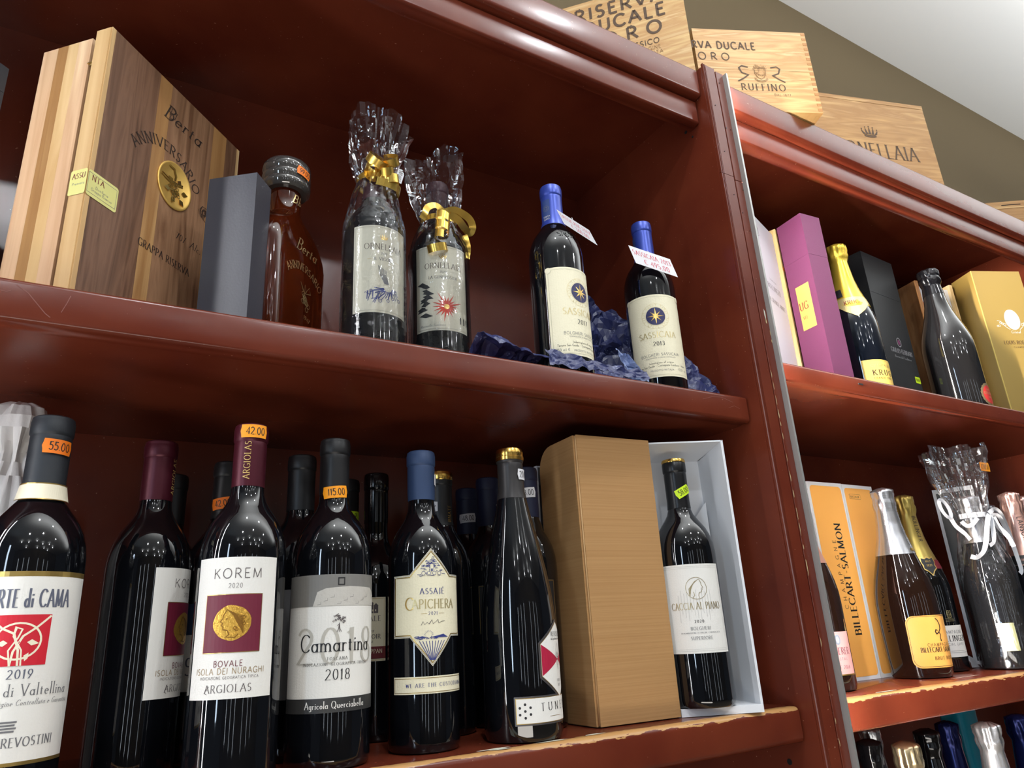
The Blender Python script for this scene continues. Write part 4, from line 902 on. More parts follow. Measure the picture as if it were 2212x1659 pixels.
crumple('tissue_paper', 'tall dark navy tissue crumpled upright behind the 2013 bottle', 20, 26, lambda u, v: (-.205 + .085 * u, .120 + .035 * math.sin(PI * u), .003 + .190 * v * (1 - .30 * abs(u - .3) * v)), .011, 28, TISB, 9, loc=(0, 0, ZS))
crumple('tissue_paper', 'navy tissue low and wide, crumpled behind the gap between star bottles', 20, 12, lambda u, v: (-.250 + .10 * u, .060 + .05 * v, .003 + .040 * math.sin(PI * v)), .009, 34, TISB, 12, loc=(0, 0, ZS))
crumple('tissue_paper', 'navy tissue tucked against the divider, right of the 2013 bottle', 18, 14, lambda u, v: (-.092 + .052 * u, .030 + .05 * (1 - u) * .6 + .02 * v, .003 + (.105 - .075 * u) * v), .008, 40, TISB, 15, loc=(0, 0, ZS))
# black carton at far left behind the case
bk = thing('black_carton', 'dark navy black carton at the far left, behind the striped case', 'carton', (-.985, .100, ZS), 40)
box('carton_body', (0, 0, 0), (.044, .070, .300), mat('navy_black_card', (.010, .013, .022), .45), bk, bevel=.001); box('carton_flap', (.001, -.0004, .268), (.043, .0006, .2995), MT['navy_black_card'], bk, bevel=.0002)
# ================================================================== lower shelf, left rack
ZQ = ZL + .0004
def lowb(label, x, y, r, h, capm, cz, glass=GLASS, kind=bordeaux, name='wine_bottle', caplip=.016, cr=.0148, sh=None, group='red wine bottles on the lower left shelf', lz=0):
    pr = kind(r, h) if sh is None else kind(r, h, sh=sh)
    t = bottle(name, label, x, y, ZQ + lz, pr, h, glass, group)
    c = capsule(pr, cz, h, capm, t, r=cr, lip=caplip); t['_r'] = r
    del t['_r']
    return t, pr, c
SLATE = capmat('slate_capsule', (.022, .026, .032), .5, .1); WINEC = capmat('wine_red_capsule', (.075, .008, .018), .38, .45)
BLKC = capmat('matt_black_capsule', (.010, .010, .011), .42, .1); NAVC = capmat('navy_capsule', (.012, .017, .05), .5, .1); STEELB = capmat('steel_blue_capsule', (.035, .065, .15), .5, .15)
PEWT = capmat('pewter_capsule', (.045, .042, .042), .35, .4)
CRIM = mat('crimson_square', srgb(206, 28, 48), .5); LINEW = mat('cream_line', srgb(240, 232, 206), .5); GRT = mat('grey_serif_ink', srgb(96, 100, 116), .5)
# --- far left, red square emblem
t, pr, c = lowb('red wine bottle with slate capsule and red square emblem label, far left front', -.8560, .062, .0393, .304, SLATE, .232, cr=.0160, name='wine_bottle')
S = Cyl(.0393, 3, 0); lb = label_patch(S, -.052, .033, .052, .166, PAPER, t)
for q0, q1 in ((.033, .0355), (.166, .1700)): g_ = Art(S, .0003); g_.rect(-.052, q0, .052, q1, GOLDF); g_.build('gold_band', t)
a = Art(S, .0005); a.text('CORTE di CAMA', .0010, .143, .0132, GRT, True, sp=.0, wx=.49, wt=.9)
a.text('2019', .004, .0920, .0062, GRT, True, sp=.06); a.text('Sforzato di Valtellina', .001, .0800, .0080, GREYINK, True, sp=.02, wx=.86, wt=.7)
a.text('Denominazione di Origine Controllata e Garantita', .001, .0735, .0038, GREYINK, True, slant=.25, wt=.7, wx=.8)
for k in range(4): a.rect(-.0075 + (.001 if k % 2 else 0), .0555 + k * .0021, .0055 + (.001 if k % 2 else 0), .0567 + k * .0021, GREYINK)
a.text('MAMETE PREVOSTINI', -.001, .0455, .0062, GREYINK, True, wx=.86)
a.build(parent=lb)
e = Art(S, .0006); e.rect(-.022, .101, .0195, .1375, CRIM); cx, cy = -.001, .1185
e.ring(cx, cy, .0150, .0014, LINEW, .0001, ry=.0130)
for pts in ([(-.022, .1365), (-.012, .128), (-.004, .124), (.0, .112), (.001, .101)], [(.019, .1365), (.010, .128), (.002, .122), (-.003, .111), (-.004, .101)]):
    e.line([(p[0], p[1]) for p in pts], .0015, LINEW, .0001)
e.line([(-.004, .101), (-.006, .112), (-.001, .121), (.001, .127), (-.003, .1285), (-.004, .122), (.002, .112), (.003, .101)], .0011, LINEW, .0002)
for sx in (-1, 1): e.poly([(cx + sx * .014, cy - .002), (cx + sx * .009, cy + .001), (cx + sx * .006, cy - .001), (cx + sx * .009, cy - .0035)], LINEW, .0002)
e.poly([(.004, .108), (.007, .110), (.007, .106), (.005, .104)], LINEW, .0001); e.build('emblem', lb)
# guarantee band around the neck
Sn = Cone([(max(r_, .0150) + .0004, z_) for r_, z_ in pr], 6); b = Art(Sn, .0018); b.rect(-.0260, .2300, .0260, .2435, LINEW); b.rect(-.0260, .2295, .026, .2307, GOLDF, .0001); b.rect(-.026, .2428, .026, .2440, GOLDF, .0001); b.rect(-.014, .2313, .0006, .2424, mat('band_brown', srgb(120, 96, 70), .5), .0001); nb = b.build('neck_band', t)
b = Art(Sn, .0021); b.text('DOCG', -.0065, .2335, .0070, PAPER, True, wx=.7); b.text('AAMJ0448290', .0145, .2372, .0022, INK, False); b.text('0.750 LT', .0145, .2342, .0020, INK, False)
b.build(parent=nb)
sticker(Cyl(.0168, 10, 0), .004, .2755, '55.00', 'orange', t, .0245, .0125, -2)
# --- white tissue-wrapped bottle at the very left
TW = mat('white_tissue', srgb(214, 212, 210), .6, bump=(60, .5, 4))
wt_ = thing('wrapped_bottle', 'bottle twisted up in crinkled white tissue paper, cut by the left edge', 'bottle', (-.888, .158, ZQ))
pw = [(.036, .0005), (.041, .004), (.042, .05), (.042, .17), (.040, .20), (.034, .228), (.026, .250), (.019, .268), (.0145, .282), (.0125, .292), (.016, .302), (.022, .314), (.024, .326), (.019, .337), (.008, .343)]
lathe('tissue_wrap', pw, TW, wt_, seg=80, sharp=22, fn=lambda r, z, a, i: (r + noise.noise(Vector((math.sin(a) * 3, math.cos(a) * 3, z * 30))) * (.0035 if z < .25 else .0065) + .0012 * math.sin(9 * a + z * 90), z))
# --- coin label pair
MAR = mat('maroon_square', srgb(108, 26, 50), .5); MART = mat('maroon_text', srgb(110, 50, 60), .5); GREYT = mat('warm_grey_text', srgb(92, 84, 84), .5)
COIN = mat('old_gold_coin', (.70, .40, .07), .34, metal=.75, bump=(420, .5, 3)); COIND = mat('coin_shadow', (.28, .13, .02), .45, metal=.6)
def korem(label, x, y, az, price):
    t, pr, c = lowb(label, x, y, .0372, .305, WINEC, .245, group='coin-label bottles with wine red capsules')
    S = Cyl(.0372, az, 0); lb = label_patch(S, -.0368, .0665, .0368, .1785, PAPER, t)
    a = Art(S, .0005); a.text('KOREM', .002, .1610, .0080, GREYT, False, sp=.12, wx=1.12, wt=.75); a.text('2020', .001, .1530, .0037, GREYT, False, sp=.15, wt=.8)
    a.text('BOVALE', -.001, .0910, .0045, MART, False, sp=.12, wt=1.1); a.text('ISOLA DEI NURAGHI', -.0, .0853, .0046, mat('gold_text_soft', srgb(160, 136, 100), .45, metal=.2), False, sp=.08); a.text('INDICAZIONE GEOGRAFICA TIPICA', -.0, .0815, .0021, GREYT, False, sp=.12)
    a.text('ARGIOLAS', .0, .0715, .0058, GREYT, True, sp=.05, wt=.8); a.line([(-.0165, .0705), (-.0185, .0715), (-.0175, .0735), (-.0150, .0765)], .0004, GREYT); a.build(parent=lb)
    e = Art(S, .0006); e.rect(-.0235, .1015, .0235, .1480, GOLDF); e.rect(-.0230, .1020, .0230, .1475, MAR, .0001); e.build('maroon_panel', lb)
    k = Art(S, .0009); cx, cy = .0, .1250; rr = []
    for q in range(30): r_ = .0150 * (1 + .018 * math.sin(q * .9) + .010 * math.sin(q * 1.7)); rr.append((cx + r_ * math.cos(q * PI / 15), cy + .93 * r_ * math.sin(q * PI / 15)))
    k.poly(rr, COIN)
    k.line([(cx + x_, cy + y_) for x_, y_ in ((-.004, .0105), (-.0068, .006), (-.0072, .0035), (-.0090, .0008), (-.0072, -.0002), (-.0078, -.0022), (-.0066, -.0032), (-.0066, -.0052), (-.0030, -.0062), (-.0015, -.0092), (-.0042, -.0112), (.003, -.0118), (.0055, -.009))], .0008, COIND, .0002)
    for q in range(11): k.line([(cx - .004 + q * .0011, cy + .0105 - q * .0005), (cx + .001 + q * .0008, cy + .006 - q * .0009), (cx + .004 + q * .0005, cy + .0005 - q * .0009)], .00055, COIND, .0002 + .00003 * (q % 3))
    for q in range(8): k.ring(cx + .006 + .0032 * math.cos(q), cy - .001 + .005 * math.sin(q * 1.3), .0013, .0005, COIND, .0003, n=9)
    k.line([(cx - .0048, cy + .0030), (cx - .0030, cy + .0032)], .0007, COIND, .0003)
    k.build('coin', lb)
    sc = Art(Cyl(.0149, az + 6, 0), .0003); sc.text('ARGIOLAS', .0010, .2690, .0056, mat('gold_cap_print', srgb(214, 180, 110), .4, metal=.3), True, rot=90, sp=.04); sc.build(parent=c)
    if price: sticker(Cyl(.0157, az + 14, 0), .001, .2965, price, 'amber', t, .0255, .0125, 0)
    return t
korem('coin-label wine bottle with amber 42.00 sticker on its capsule, standing in front', -.6945, .034, -19, '42.00')
korem('coin-label wine bottle without price sticker, standing second from the left', -.7640, .121, 62, None)
GB2 = 'dark wine bottles standing in the back rows'
t, pr, c = lowb('dark wine bottle behind the unpriced coin bottle, only its pale label edge showing', -.742, .205, .0372, .290, BLKC, .235, group=GB2)
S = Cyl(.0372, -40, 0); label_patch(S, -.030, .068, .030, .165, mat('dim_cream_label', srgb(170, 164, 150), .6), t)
# dark blue and white label between the coin bottles
t, pr, c = lowb('black-capped wine bottle with orange sticker and half-hidden blue and white label', -.6880, .1880, .0372, .304, BLKC, .240, group=GB2)
S = Cyl(.0372, -14, 0); lb = label_patch(S, -.040, .067, .040, .150, PAPER, t); b = Art(S, .0004); b.rect(-.040, .120, .040, .150, mat('petrol_blue_block', srgb(40, 56, 84), .5)); bo = b.build('blue_block', lb)
a = Art(S, .0006); a.text('SA', -.014, .082, .016, GRT, True); a.build(parent=lb)
sticker(Cyl(.0150, -16, 0), -.003, .2560, '42.00', 'orange', t, .0240, .0125, 8)
# --- photographic label with big ghost year
t, pr, c = lowb('wine bottle with grey photographic label, amber 115.00 sticker on its neck', -.6050, .0590, .0385, .305, BLKC, .2475)
S = Cyl(.0385, -9, 0); lb = label_patch(S, -.0545, .0465, .0545, .1655, PAPER, t)
PG = mat('photo_grey', srgb(124, 122, 118), .5, bump=(30, .3, 4)); PL = mat('photo_stone', srgb(196, 192, 184), .5, bump=(90, .6, 5)); DG = mat('charcoal_band', srgb(52, 52, 52), .5); GH = mat('ghost_grey', srgb(186, 182, 172), .5)
e = Art(S, .0005); e.rect(-.0545, .1372, .0545, .1655, PG); e.poly([(-.0545, .1372), (.0545, .1372), (.0545, .1460), (.046, .150), (.040, .1535), (.012, .1545), (-.010, .1530), (-.018, .1500), (-.022, .1372)], PL, .0001)
for k in range(9): e.line([(-.018 + k * .006, .1385 + (k % 3) * .003), (-.0145 + k * .006, .1390 + (k % 3) * .003), (-.0145 + k * .006, .1410 + (k % 3) * .003)], .0003, PG, .0002)
e.frame(.0005, .1555, .0070, .1625, .0010, INK, .0002); e.rect(-.0545, .0465, .0545, .0585, DG); e.build('photo_panel', lb)
a = Art(S, .0006); a.text('2018', .003, .0875, .0300, GH, True, sp=.02, wx=1.05, wt=.75); a.build('ghost_lettering', lb)
a = Art(S, .0008)
a.text('Camartina', .0015, .0975, .0150, INK, True, sp=-.03, wx=.86, wt=.72); a.text('TOSCANA', .0015, .0900, .0026, INK, True, sp=.2); a.text('INDICAZIONE GEOGRAFICA TIPICA', .0015, .0855, .0024, INK, True, sp=.18)
a.text('2018', .0025, .0735, .0088, INK, True, sp=.02, wt=.75); a.text('Agricola Querciabella', .0015, .0500, .0058, PAPER, True, wx=.82, sp=.0, wt=.9); a.build(parent=lb)
e = Art(S, .0008); rn = random.Random(4)
for k in range(40):
    q = rn.uniform(0, 2 * PI); r_ = rn.uniform(.001, .0058); x_, y_ = .0025 + r_ * math.cos(q) * 1.05, .1240 + r_ * math.sin(q) * .9; e.line([(x_, y_), (x_ + rn.uniform(-.0016, .0016), y_ + rn.uniform(.0005, .0014)), (x_ + rn.uniform(-.0016, .0016), y_ + .0012)], .0005, GREYT, .00003 * (k % 3))
for x_ in (.0018, .0025, .0032): e.line([(.0025, .122), (x_, .1165), (x_ + (x_ - .0025) * 2, .1140)], .0005, GREYT)
e.build('tree_emblem', lb)
sticker(Cyl(.0152, -10, 0), -.0005, .2480, '115.00', 'amber', t, .0260, .0120, 5)
t, pr, c = lowb('matt black-capped wine bottle close behind the grey photographic label bottle, grey label edge', -.6185, .1370, .0380, .305, BLKC, .243, group=GB2)
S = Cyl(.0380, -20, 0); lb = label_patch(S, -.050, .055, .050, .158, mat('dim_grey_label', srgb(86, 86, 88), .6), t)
t, pr, c = lowb('wine bottle with green-yellow sticker peeping out behind the 115.00 bottle', -.5200, .2766, .0370, .312, BLKC, .240, group=GB2)
sticker(Cyl(.0152, 20, 0), .0, .2620, '9', 'green', t, .018, .012, 0)
# --- cream label with castle and wine red foot
t, pr, c = lowb('gloss black-capped wine bottle with cream castle label and wine red foot, back row', -.5090, .1970, .0376, .304, capmat('gloss_black_capsule', (.004, .004, .005), .15, 0), .242, sh=.170, group=GB2, caplip=.020)
S = Cyl(.0376, -42, 0); lb = label_patch(S, -.0260, .083, .0260, .152, CREAM, t); WR = mat('wine_red_foot', srgb(110, 22, 36), .5)
e = Art(S, .0005); e.rect(-.026, .0855, .026, .0985, WR); e.frame(-.0245, .084, .0245, .1508, .0003, GOLDF, .0001)
for x_, w_, h_ in ((-.002, .006, .009), (.006, .006, .011), (.0125, .005, .008)): e.rect(x_, .1345, x_ + w_, .1345 + h_, GREYT); e.poly([(x_ - .0005, .1345 + h_), (x_ + w_ + .0005, .1345 + h_), (x_ + w_ / 2, .1345 + h_ + .003)], GREYT)
for k in range(6): e.rect(-.001 + k * .003, .1365, .0002 + k * .003, .1385, CREAM, .0001)
e.build('castle_print', lb)
a = Art(S, .0007); a.text('CORVALE', .003, .1260, .0056, GREYT, True, sp=.1); a.text('2021', .003, .1195, .0038, GREYT, True); a.text('Riserva', .004, .1140, .0042, GREYT, True, slant=.4, wt=.7); a.text('PINOT NOIR', .003, .1070, .0046, INK, True); a.text('ALTO ADIGE', .003, .1025, .0024, INK, True)
a.text('MICHAEL EPPAN', .003, .0915, .0042, CREAM, True, wx=.9); a.text('CANTINA', .003, .0875, .0022, CREAM, False); a.build(parent=lb)
# --- diamond label
NB = mat('engraving_blue', srgb(52, 62, 128), .5)
t, pr, c = lowb('wine bottle with cream diamond-shaped label and steel blue capsule', -.5030, .0710, .0362, .303, STEELB, .2475, cr=.0152)
S = Cyl(.0362, -9, 0); X_ = .0425; V0, V1 = .1052, .1658
dia = [(-X_, V0), (-.0165, V0), (0, .0775), (.0165, V0), (X_, V0), (X_, V1), (.0165, V1), (0, .1925), (-.0165, V1), (-X_, V1)]
dia = [(-X_, V0), (-.0225, V0), (0, .0778), (.0225, V0), (X_, V0), (X_, V1), (.0225, V1), (0, .1922), (-.0225, V1), (-X_, V1)]
lb = label_patch(S, 0, 0, 0, 0, CREAM, t, pts=dia)
a = Art(S, .0005)
def inset(k): return [(-X_ + k, V0 + k), (-.0225 + k * .2, V0 + k), (0, .0778 + k * 1.5), (.0225 - k * .2, V0 + k), (X_ - k, V0 + k), (X_ - k, V1 - k), (.0225 - k * .2, V1 - k), (0, .1922 - k * 1.5), (-.0225 + k * .2, V1 - k), (-X_ + k, V1 - k), (-X_ + k, V0 + k)]
a.line(inset(.0022), .0009, GOLDF); a.line(inset(.0008), .0003, NB)
lt = Art(S, .0006)
lt.text('ASSAJ\u00c9', .0012, .1465, .0056, NB, True, sp=.08); lt.text('APICHERA', .0035, .1325, .0088, GOLDL, True, sp=.0, wx=.88); lt.text('C', -.0225, .1315, .0120, GOLDF, True)
lt.text('2021', .0012, .1260, .0032, NB, True, sp=.15); lt.line([(-.011, .1275), (-.005, .1275)], .0003, GOLDF); lt.line([(.0075, .1275), (.0135, .1275)], .0003, GOLDF)
lt.line([(-.011, .1165), (-.009, .1200), (-.0075, .1170), (-.005, .1190), (-.003, .1175), (.0, .1215), (.001, .1175), (.004, .1195), (.006, .1215), (.007, .1180), (.010, .1195), (.014, .1200)], .0004, GREYT)
lt.build(parent=lb)
rn = random.Random(6)
e = Art(S, .0006)
for k in range(46):                                     # upper engraving: rocks and an arch
    y_ = .1640 + rn.uniform(0, .016); hw = max(.001, (.1855 - y_) * .80); x_ = rn.uniform(-hw, hw); e.line([(x_ - rn.uniform(.0008, .0022), y_), (x_, y_ + rn.uniform(-.0004, .0012)), (x_ + rn.uniform(.0008, .0022), y_ + rn.uniform(-.0004, .0004))], .0005, NB, .00003 * (k % 3))
for k in range(8): e.line([(-.006 + k * .001, .1735 + k * .0014), (.004 - k * .0001, .1740 + k * .0014)], .0004, NB, .0001)
e.rect(-.0014, .1690, .0026, .1760, CREAM, .0002); e.line([(-.0014, .169), (-.0014, .1755), (.0006, .1775), (.0026, .1755), (.0026, .169)], .0005, NB, .0003); e.rect(-.0002, .1690, .0014, .1715, NB, .0003)
for k in range(4): e.rect(-.009 + k * .0055 - .001, .1650, -.009 + k * .0055 + .003, .1690, CREAM, .0002); e.ring(-.008 + k * .0055, .1670, .0019, .0004, NB, .0003, n=8)
for k in range(9):                                      # lower engraving: vineyard rows under the sun
    q = -.0095 + k * .0024; e.line([(q * 1.35, .1015), (q * .25, .0835)], .0007, NB)
for k in range(16): x_ = rn.uniform(-.016, .016); e.line([(x_ - .002, .1030 + rn.uniform(0, .003)), (x_ + .002, .1032 + rn.uniform(0, .003))], .0006, NB, .00005)
e.poly([(-.0175, .1045), (-.010, .1062), (-.004, .1045), (.004, .1060), (.012, .1075), (.0175, .1045)], NB, .0001); e.disc(-.0035, .1070, .0027, CREAM, .0002, n=14)
for k in range(9): q = R(10 + k * 20); e.line([(-.0035 + .0034 * math.cos(q), .1068 + .0034 * math.sin(q)), (-.0035 + .0048 * math.cos(q), .1068 + .0048 * math.sin(q))], .0003, NB, .0002)
e.build('engraving', lb); a.build('gold_border', lb)
st2 = label_patch(S, -X_, .0530, X_, .0688, CREAM, t); a = Art(S, .0005); a.frame(-X_ + .0012, .0542, X_ - .0012, .0676, .0005, GOLDF); fr_ = a.build('gold_border', st2)
a = Art(S, .0006); a.text('WE ARE THE CUSTODIANS', .006, .0592, .0034, NB, True, sp=.16, wx=1.02)
for x_ in (-.026, .036): a.poly([(x_ - .001, .0608), (x_, .0596), (x_ + .001, .0608), (x_, .0620)], NB)
a.build(parent=st2)
sticker(Cyl(.0155, 58, 0), .0, .2700, '', 'white', t, .014, .010, 90)
# back row behind the diamond label bottle
t, pr, c = lowb('gold-topped black-capped wine bottle just behind the diamond label bottle', -.4360, .1640, .0365, .303, BLKC, .235, group=GB2)
lathe('gold_top', [(.0158, .2925), (.0162, .2935), (.0162, .2995), (.0152, .3030), (.010, .3036)], GOLD, t, seg=36)
sticker(Cyl(.0155, -58, 0), .0, .2580, '0', 'white', t, .014, .011, 90); g_ = Art(Cyl(.0152, 30, 0), .0004); g_.text('ORNATE', 0, .247, .005, GOLDF, True, rot=90); g_.build(parent=t)
for (x, y, h, az, txt, lab_, v) in ((-.3470, .2640, .306, -25, '48.00', 'navy-capped wine bottle with white 48.00 sticker, back row', .262), (-.3546, .1860, .305, 10, '', 'navy-capped wine bottle half hidden by the slender pewter-capped bottle', .262), (-.3400, .1120, .304, -30, '48.00', 'navy-capped wine bottle squeezed between pewter-capped bottle and cardboard flap', .270)):
    t, pr, c = lowb(lab_, x, y, .0368 if y > .135 else .0330, h, NAVC, .240, group=GB2, cr=.0152)
    sticker(Cyl(.0158, az, 0), .0 if txt else .012, v, txt, 'white', t, .0250, .0125, 4)
    S = Cyl(.0368 if y > .135 else .0330, az + (-20 if y > .135 else 0), 0); lb = label_patch(S, -.030, .105, .030, .163, mat('black_card_label', (.012, .012, .013), .5), t); a = Art(S, .0005); a.frame(-.029, .106, .029, .162, .0006, GOLDF); a.build('gold_border', lb)
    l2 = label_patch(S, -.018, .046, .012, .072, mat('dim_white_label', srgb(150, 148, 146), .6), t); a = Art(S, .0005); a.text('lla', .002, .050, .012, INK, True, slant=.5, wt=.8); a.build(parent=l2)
# --- slender bottle with pewter capsule and hexagon label
t, pr, c = lowb('slender dark wine bottle with pewter capsule, gold top and red hexagon label', -.3985, .0505, .0412, .309, PEWT, .250, kind=burgundy, cr=.0150)
lathe('gold_top', [(.0153, .2945), (.0165, .2952), (.0166, .2990), (.0158, .2996), (.0161, .3005), (.0161, .3050), (.0150, .3085), (.010, .3096)], GOLD, t, seg=40)
sticker(Cyl(.0156, 16, 0), .0055, .2775, '20.00', 'white', t, .0200, .0125, 2)
S = Cyl(.0412, 0, 0); GMF = mat('bronze_foil', (.32, .22, .12), .35, metal=.7)
nl = Art(Cyl(.0156, -5, 0), .0006); nl.text('TUNELLA', -.001, .2515, .0042, GOLDF, False, sp=.12, wt=1.2); nl.build(parent=c)
nk = Art(Cyl(.0154, 0, 0), .0006); nk.poly([(.0092, .2500), (.0140, .2620), (.0190, .2500), (.0140, .2380)], PAPER); nk.poly([(.0096, .2540), (.0096, .2460), (.0135, .2500)], mat('raspberry_red', srgb(176, 26, 62), .5), .0001); nk.build('neck_diamond', t)
S = Cyl(.0412, 38, 0); hx = [(-.0285, .0600), (-.0285, .0925), (0, .1150), (.0285, .0925), (.0285, .0600), (0, .0380)]
lb = label_patch(S, 0, 0, 0, 0, mat('silver_rim', srgb(96, 92, 92), .4, metal=.5), t, pts=[(p[0] * 1.04, .0765 + (p[1] - .0765) * 1.04) for p in hx])
e = Art(S, .0005); e.poly([(p[0] * .97, .0765 + (p[1] - .0765) * .97) for p in hx], GOLDF); e.poly([(p[0] * .95, .0765 + (p[1] - .0765) * .95) for p in hx], PAPER, .0001)
e.poly([(-.0268, .0915), (-.0268, .0610), (0, .0760)], MT['raspberry_red'], .0003); e.poly([(.0268, .0915), (.0268, .0610), (0, .0760)], MT['raspberry_red'], .0003)
e.line([(-.0055, .079), (0, .092), (.0055, .079), (0, .066), (-.0055, .079)], .0004, GREYT, .0004); e.ring(0, .080, .0022, .0006, INK, .0004, n=12); e.line([(0, .070), (0, .084)], .0005, INK, .0004); e.build('hexagon_print', lb)
a = Art(S, .0007); a.text('REFOSCO', 0, .0990, .0046, INK, True, wx=.85); a.text('dal peduncolo rosso', 0, .0955, .0026, INK, True, wx=.8); a.text('FRIULI', 0, .0545, .0024, INK, True); a.text('2022', 0, .0500, .0022, INK, True); a.build(parent=lb)
S = Cyl(.0412, 18, 0); l2 = label_patch(S, -.0440, .0160, .0440, .0430, MT['silver_rim'], t, r=.0008); e = Art(S, .0005); e.rect(-.0425, .0175, .0425, .0415, GOLDF); e.rect(-.0417, .0182, .0417, .0408, PAPER, .0001); e.build('gold_border', l2)
e = Art(S, .0007)
for q in range(6): e.disc(-.0330 + .0062 * math.cos(R(60 * q + 90)), .0295 + .0062 * math.sin(R(60 * q + 90)), .0014, INK, n=6)
e.disc(-.0330, .0295, .0014, INK, n=6); e.build('emblem', l2)
a = Art(S, .0007); a.text('TUNELLA', .0130, .0285, .0075, INK, True, sp=.42, wt=.9); a.line([(-.006, .0230), (.012, .0230)], .0004, GOLDF); a.build(parent=l2)
# --- white gift carton opened, kraft lid swung out, bottle inside
KR = mat('kraft_cardboard', srgb(176, 136, 92), .75, spec=.2)
def _kr():
    t, b = nodes(KR); tc = t.nodes.new('ShaderNodeTexCoord'); mp = t.nodes.new('ShaderNodeMapping'); mp.inputs['Scale'].default_value = (2, 2, 260); n = t.nodes.new('ShaderNodeTexNoise'); n.inputs['Scale'].default_value = 1.4; n.inputs['Detail'].default_value = 3
    t.links.new(tc.outputs['Object'], mp.inputs[0]); t.links.new(mp.outputs[0], n.inputs['Vector']); r = ramp(t, [(.3, srgb(172, 130, 84)), (.7, srgb(181, 140, 93))]); t.links.new(n.outputs[0], r.inputs[0]); t.links.new(r.outputs[0], b.inputs['Base Color'])
    bp = t.nodes.new('ShaderNodeBump'); bp.inputs['Strength'].default_value = .25; bp.inputs['Distance'].default_value = .001; t.links.new(n.outputs[0], bp.inputs['Height']); t.links.new(bp.outputs[0], b.inputs['Normal'])
_kr()
WC = mat('white_card_stock', srgb(226, 228, 232), .55, spec=.35)
gb = thing('gift_box', 'tall white gift box with its kraft-backed lid swung open, before the divider', 'box', (-.1895, .0425, ZQ), -26.6)
w_, d_, h_ = .1040, .0750, .3340; th = .0022
box('back_wall', (0, d_ - th, 0), (w_, d_, h_), WC, gb, bevel=.0003)
box('side_wall', (w_ - .0010, .0004, .0004), (w_, d_ - th, h_), WC, gb, bevel=.0003); box('side_wall', (0, .0004, 0), (th, d_ - th, h_), WC, gb, bevel=.0003)
# bevelled lining: the front rim turns in over a thickness of board
def prism(name, base, top, m, parent):
    bm = bmesh.new(); A = [bm.verts.new(p) for p in base]; B = [bm.verts.new(p) for p in top]; n = len(A)
    for i in range(n): bm.faces.new((A[i], A[(i + 1) % n], B[(i + 1) % n], B[i]))
    bm.faces.new(A[::-1]); bm.faces.new(B); bmesh.ops.recalc_face_normals(bm, faces=bm.faces); return frombm(name, bm, m, parent)
prism('top_flap', [(th, .0004, h_), (w_ - th, .0004, h_), (w_ - th, .0004, h_ - .002), (th, .0004, h_ - .002)], [(th, d_ - th, h_), (w_ - .0145, d_ - th, h_), (w_ - .0145, d_ - th, h_ - .012), (th, d_ - th, h_ - .012)], WC, gb)
prism('side_lining', [(w_ - .0011, .0004, .0005), (w_ - .003, .0004, .0005), (w_ - .003, .0004, h_ - .001), (w_ - .0011, .0004, h_ - .001)], [(w_ - .0011, d_ - th, .0005), (w_ - .013, d_ - th, .0005), (w_ - .013, d_ - th, h_ - .0125), (w_ - .0011, d_ - th, h_ - .0125)], WC, gb)
box('tray_floor', (.0023, -.0030, 0), (w_ - .0015, d_ - th, .0085), WC, gb, bevel=.0006)
prism('inner_flap', [(w_ - .034, d_ - .0035, .235), (w_ - .0135, d_ - .012, .262), (w_ - .0135, d_ - .012, .150), (w_ - .034, d_ - .0035, .150)], [(w_ - .034, d_ - .0045, .235), (w_ - .0135, d_ - .013, .262), (w_ - .0135, d_ - .013, .150), (w_ - .034, d_ - .0045, .150)], WC, gb)
# the lid: hinge panel plus tuck flap with rounded corners
def panel(name, P0, P1, z0, z1, th_, m, parent, rc=(0, 0), bev=None, over=0):
    """vertical board from P0 to P1 (world xy), rounded corners at the P1 end"""
    P0, P1 = Vector((*P0, 0)), Vector((*P1, 0)); ux = (P1 - P0); L = ux.length; ux.normalize(); n = Vector((-ux.y, ux.x, 0)) * th_
    pts = [(0, z0)] + (arc(L - rc[0], z0 + rc[0], rc[0], rc[0], -90, 0, 6) if rc[0] else [(L, z0)]) + (arc(L - rc[1], z1 - rc[1], rc[1], rc[1], 0, 90, 6) if rc[1] else [(L, z1)]) + [(0, z1)]
    bm = bmesh.new(); inv = (Matrix.Translation(parent.location) @ Matrix.Rotation(parent.rotation_euler.z, 4, 'Z')).inverted()
    A = [bm.verts.new(inv @ (P0 + ux * p[0] + Vector((0, 0, p[1])))) for p in pts]; B = [bm.verts.new(inv @ (P0 + ux * p[0] + Vector((0, 0, p[1])) + n)) for p in pts]; k = len(pts)
    for i in range(k): bm.faces.new((A[i], A[(i + 1) % k], B[(i + 1) % k], B[i]))
    bm.faces.new(A[::-1]); bm.faces.new(B); bmesh.ops.recalc_face_normals(bm, faces=bm.faces)
    return frombm(name, bm, m, parent)
panel('lid_panel', (-.1905, .0405), (-.3030, .0475), ZQ + .001, ZQ + .3355, .0028, KR, gb)
panel('lid_flap', (-.3036, .0480), (-.3000, .1330), ZQ + .001, ZQ + .3350, .0028, KR, gb, rc=(.022, .030))
creas = mat('kraft_crease', srgb(206, 166, 116), .7); tube_pts = None
_inv = (Matrix.Translation(gb.location) @ Matrix.Rotation(gb.rotation_euler.z, 4, 'Z')).inverted()
tube('fold_crease', [_inv @ Vector((-.3031, .0468, ZQ + .002)), _inv @ Vector((-.3031, .0468, ZQ + .334))], .0012, creas, gb, 6)
t, pr, c = lowb('wine bottle with white embossed profile label, standing inside the open white box', -.1470, .0420, .0382, .303, capmat('satin_black_capsule', (.008, .008, .009), .3, .2), .238, lz=.0086)
lathe('gold_top', [(.0150, .2990), (.0158, .2996), (.0158, .3018), (.0150, .3038), (.009, .3042)], GOLD, t, seg=40)
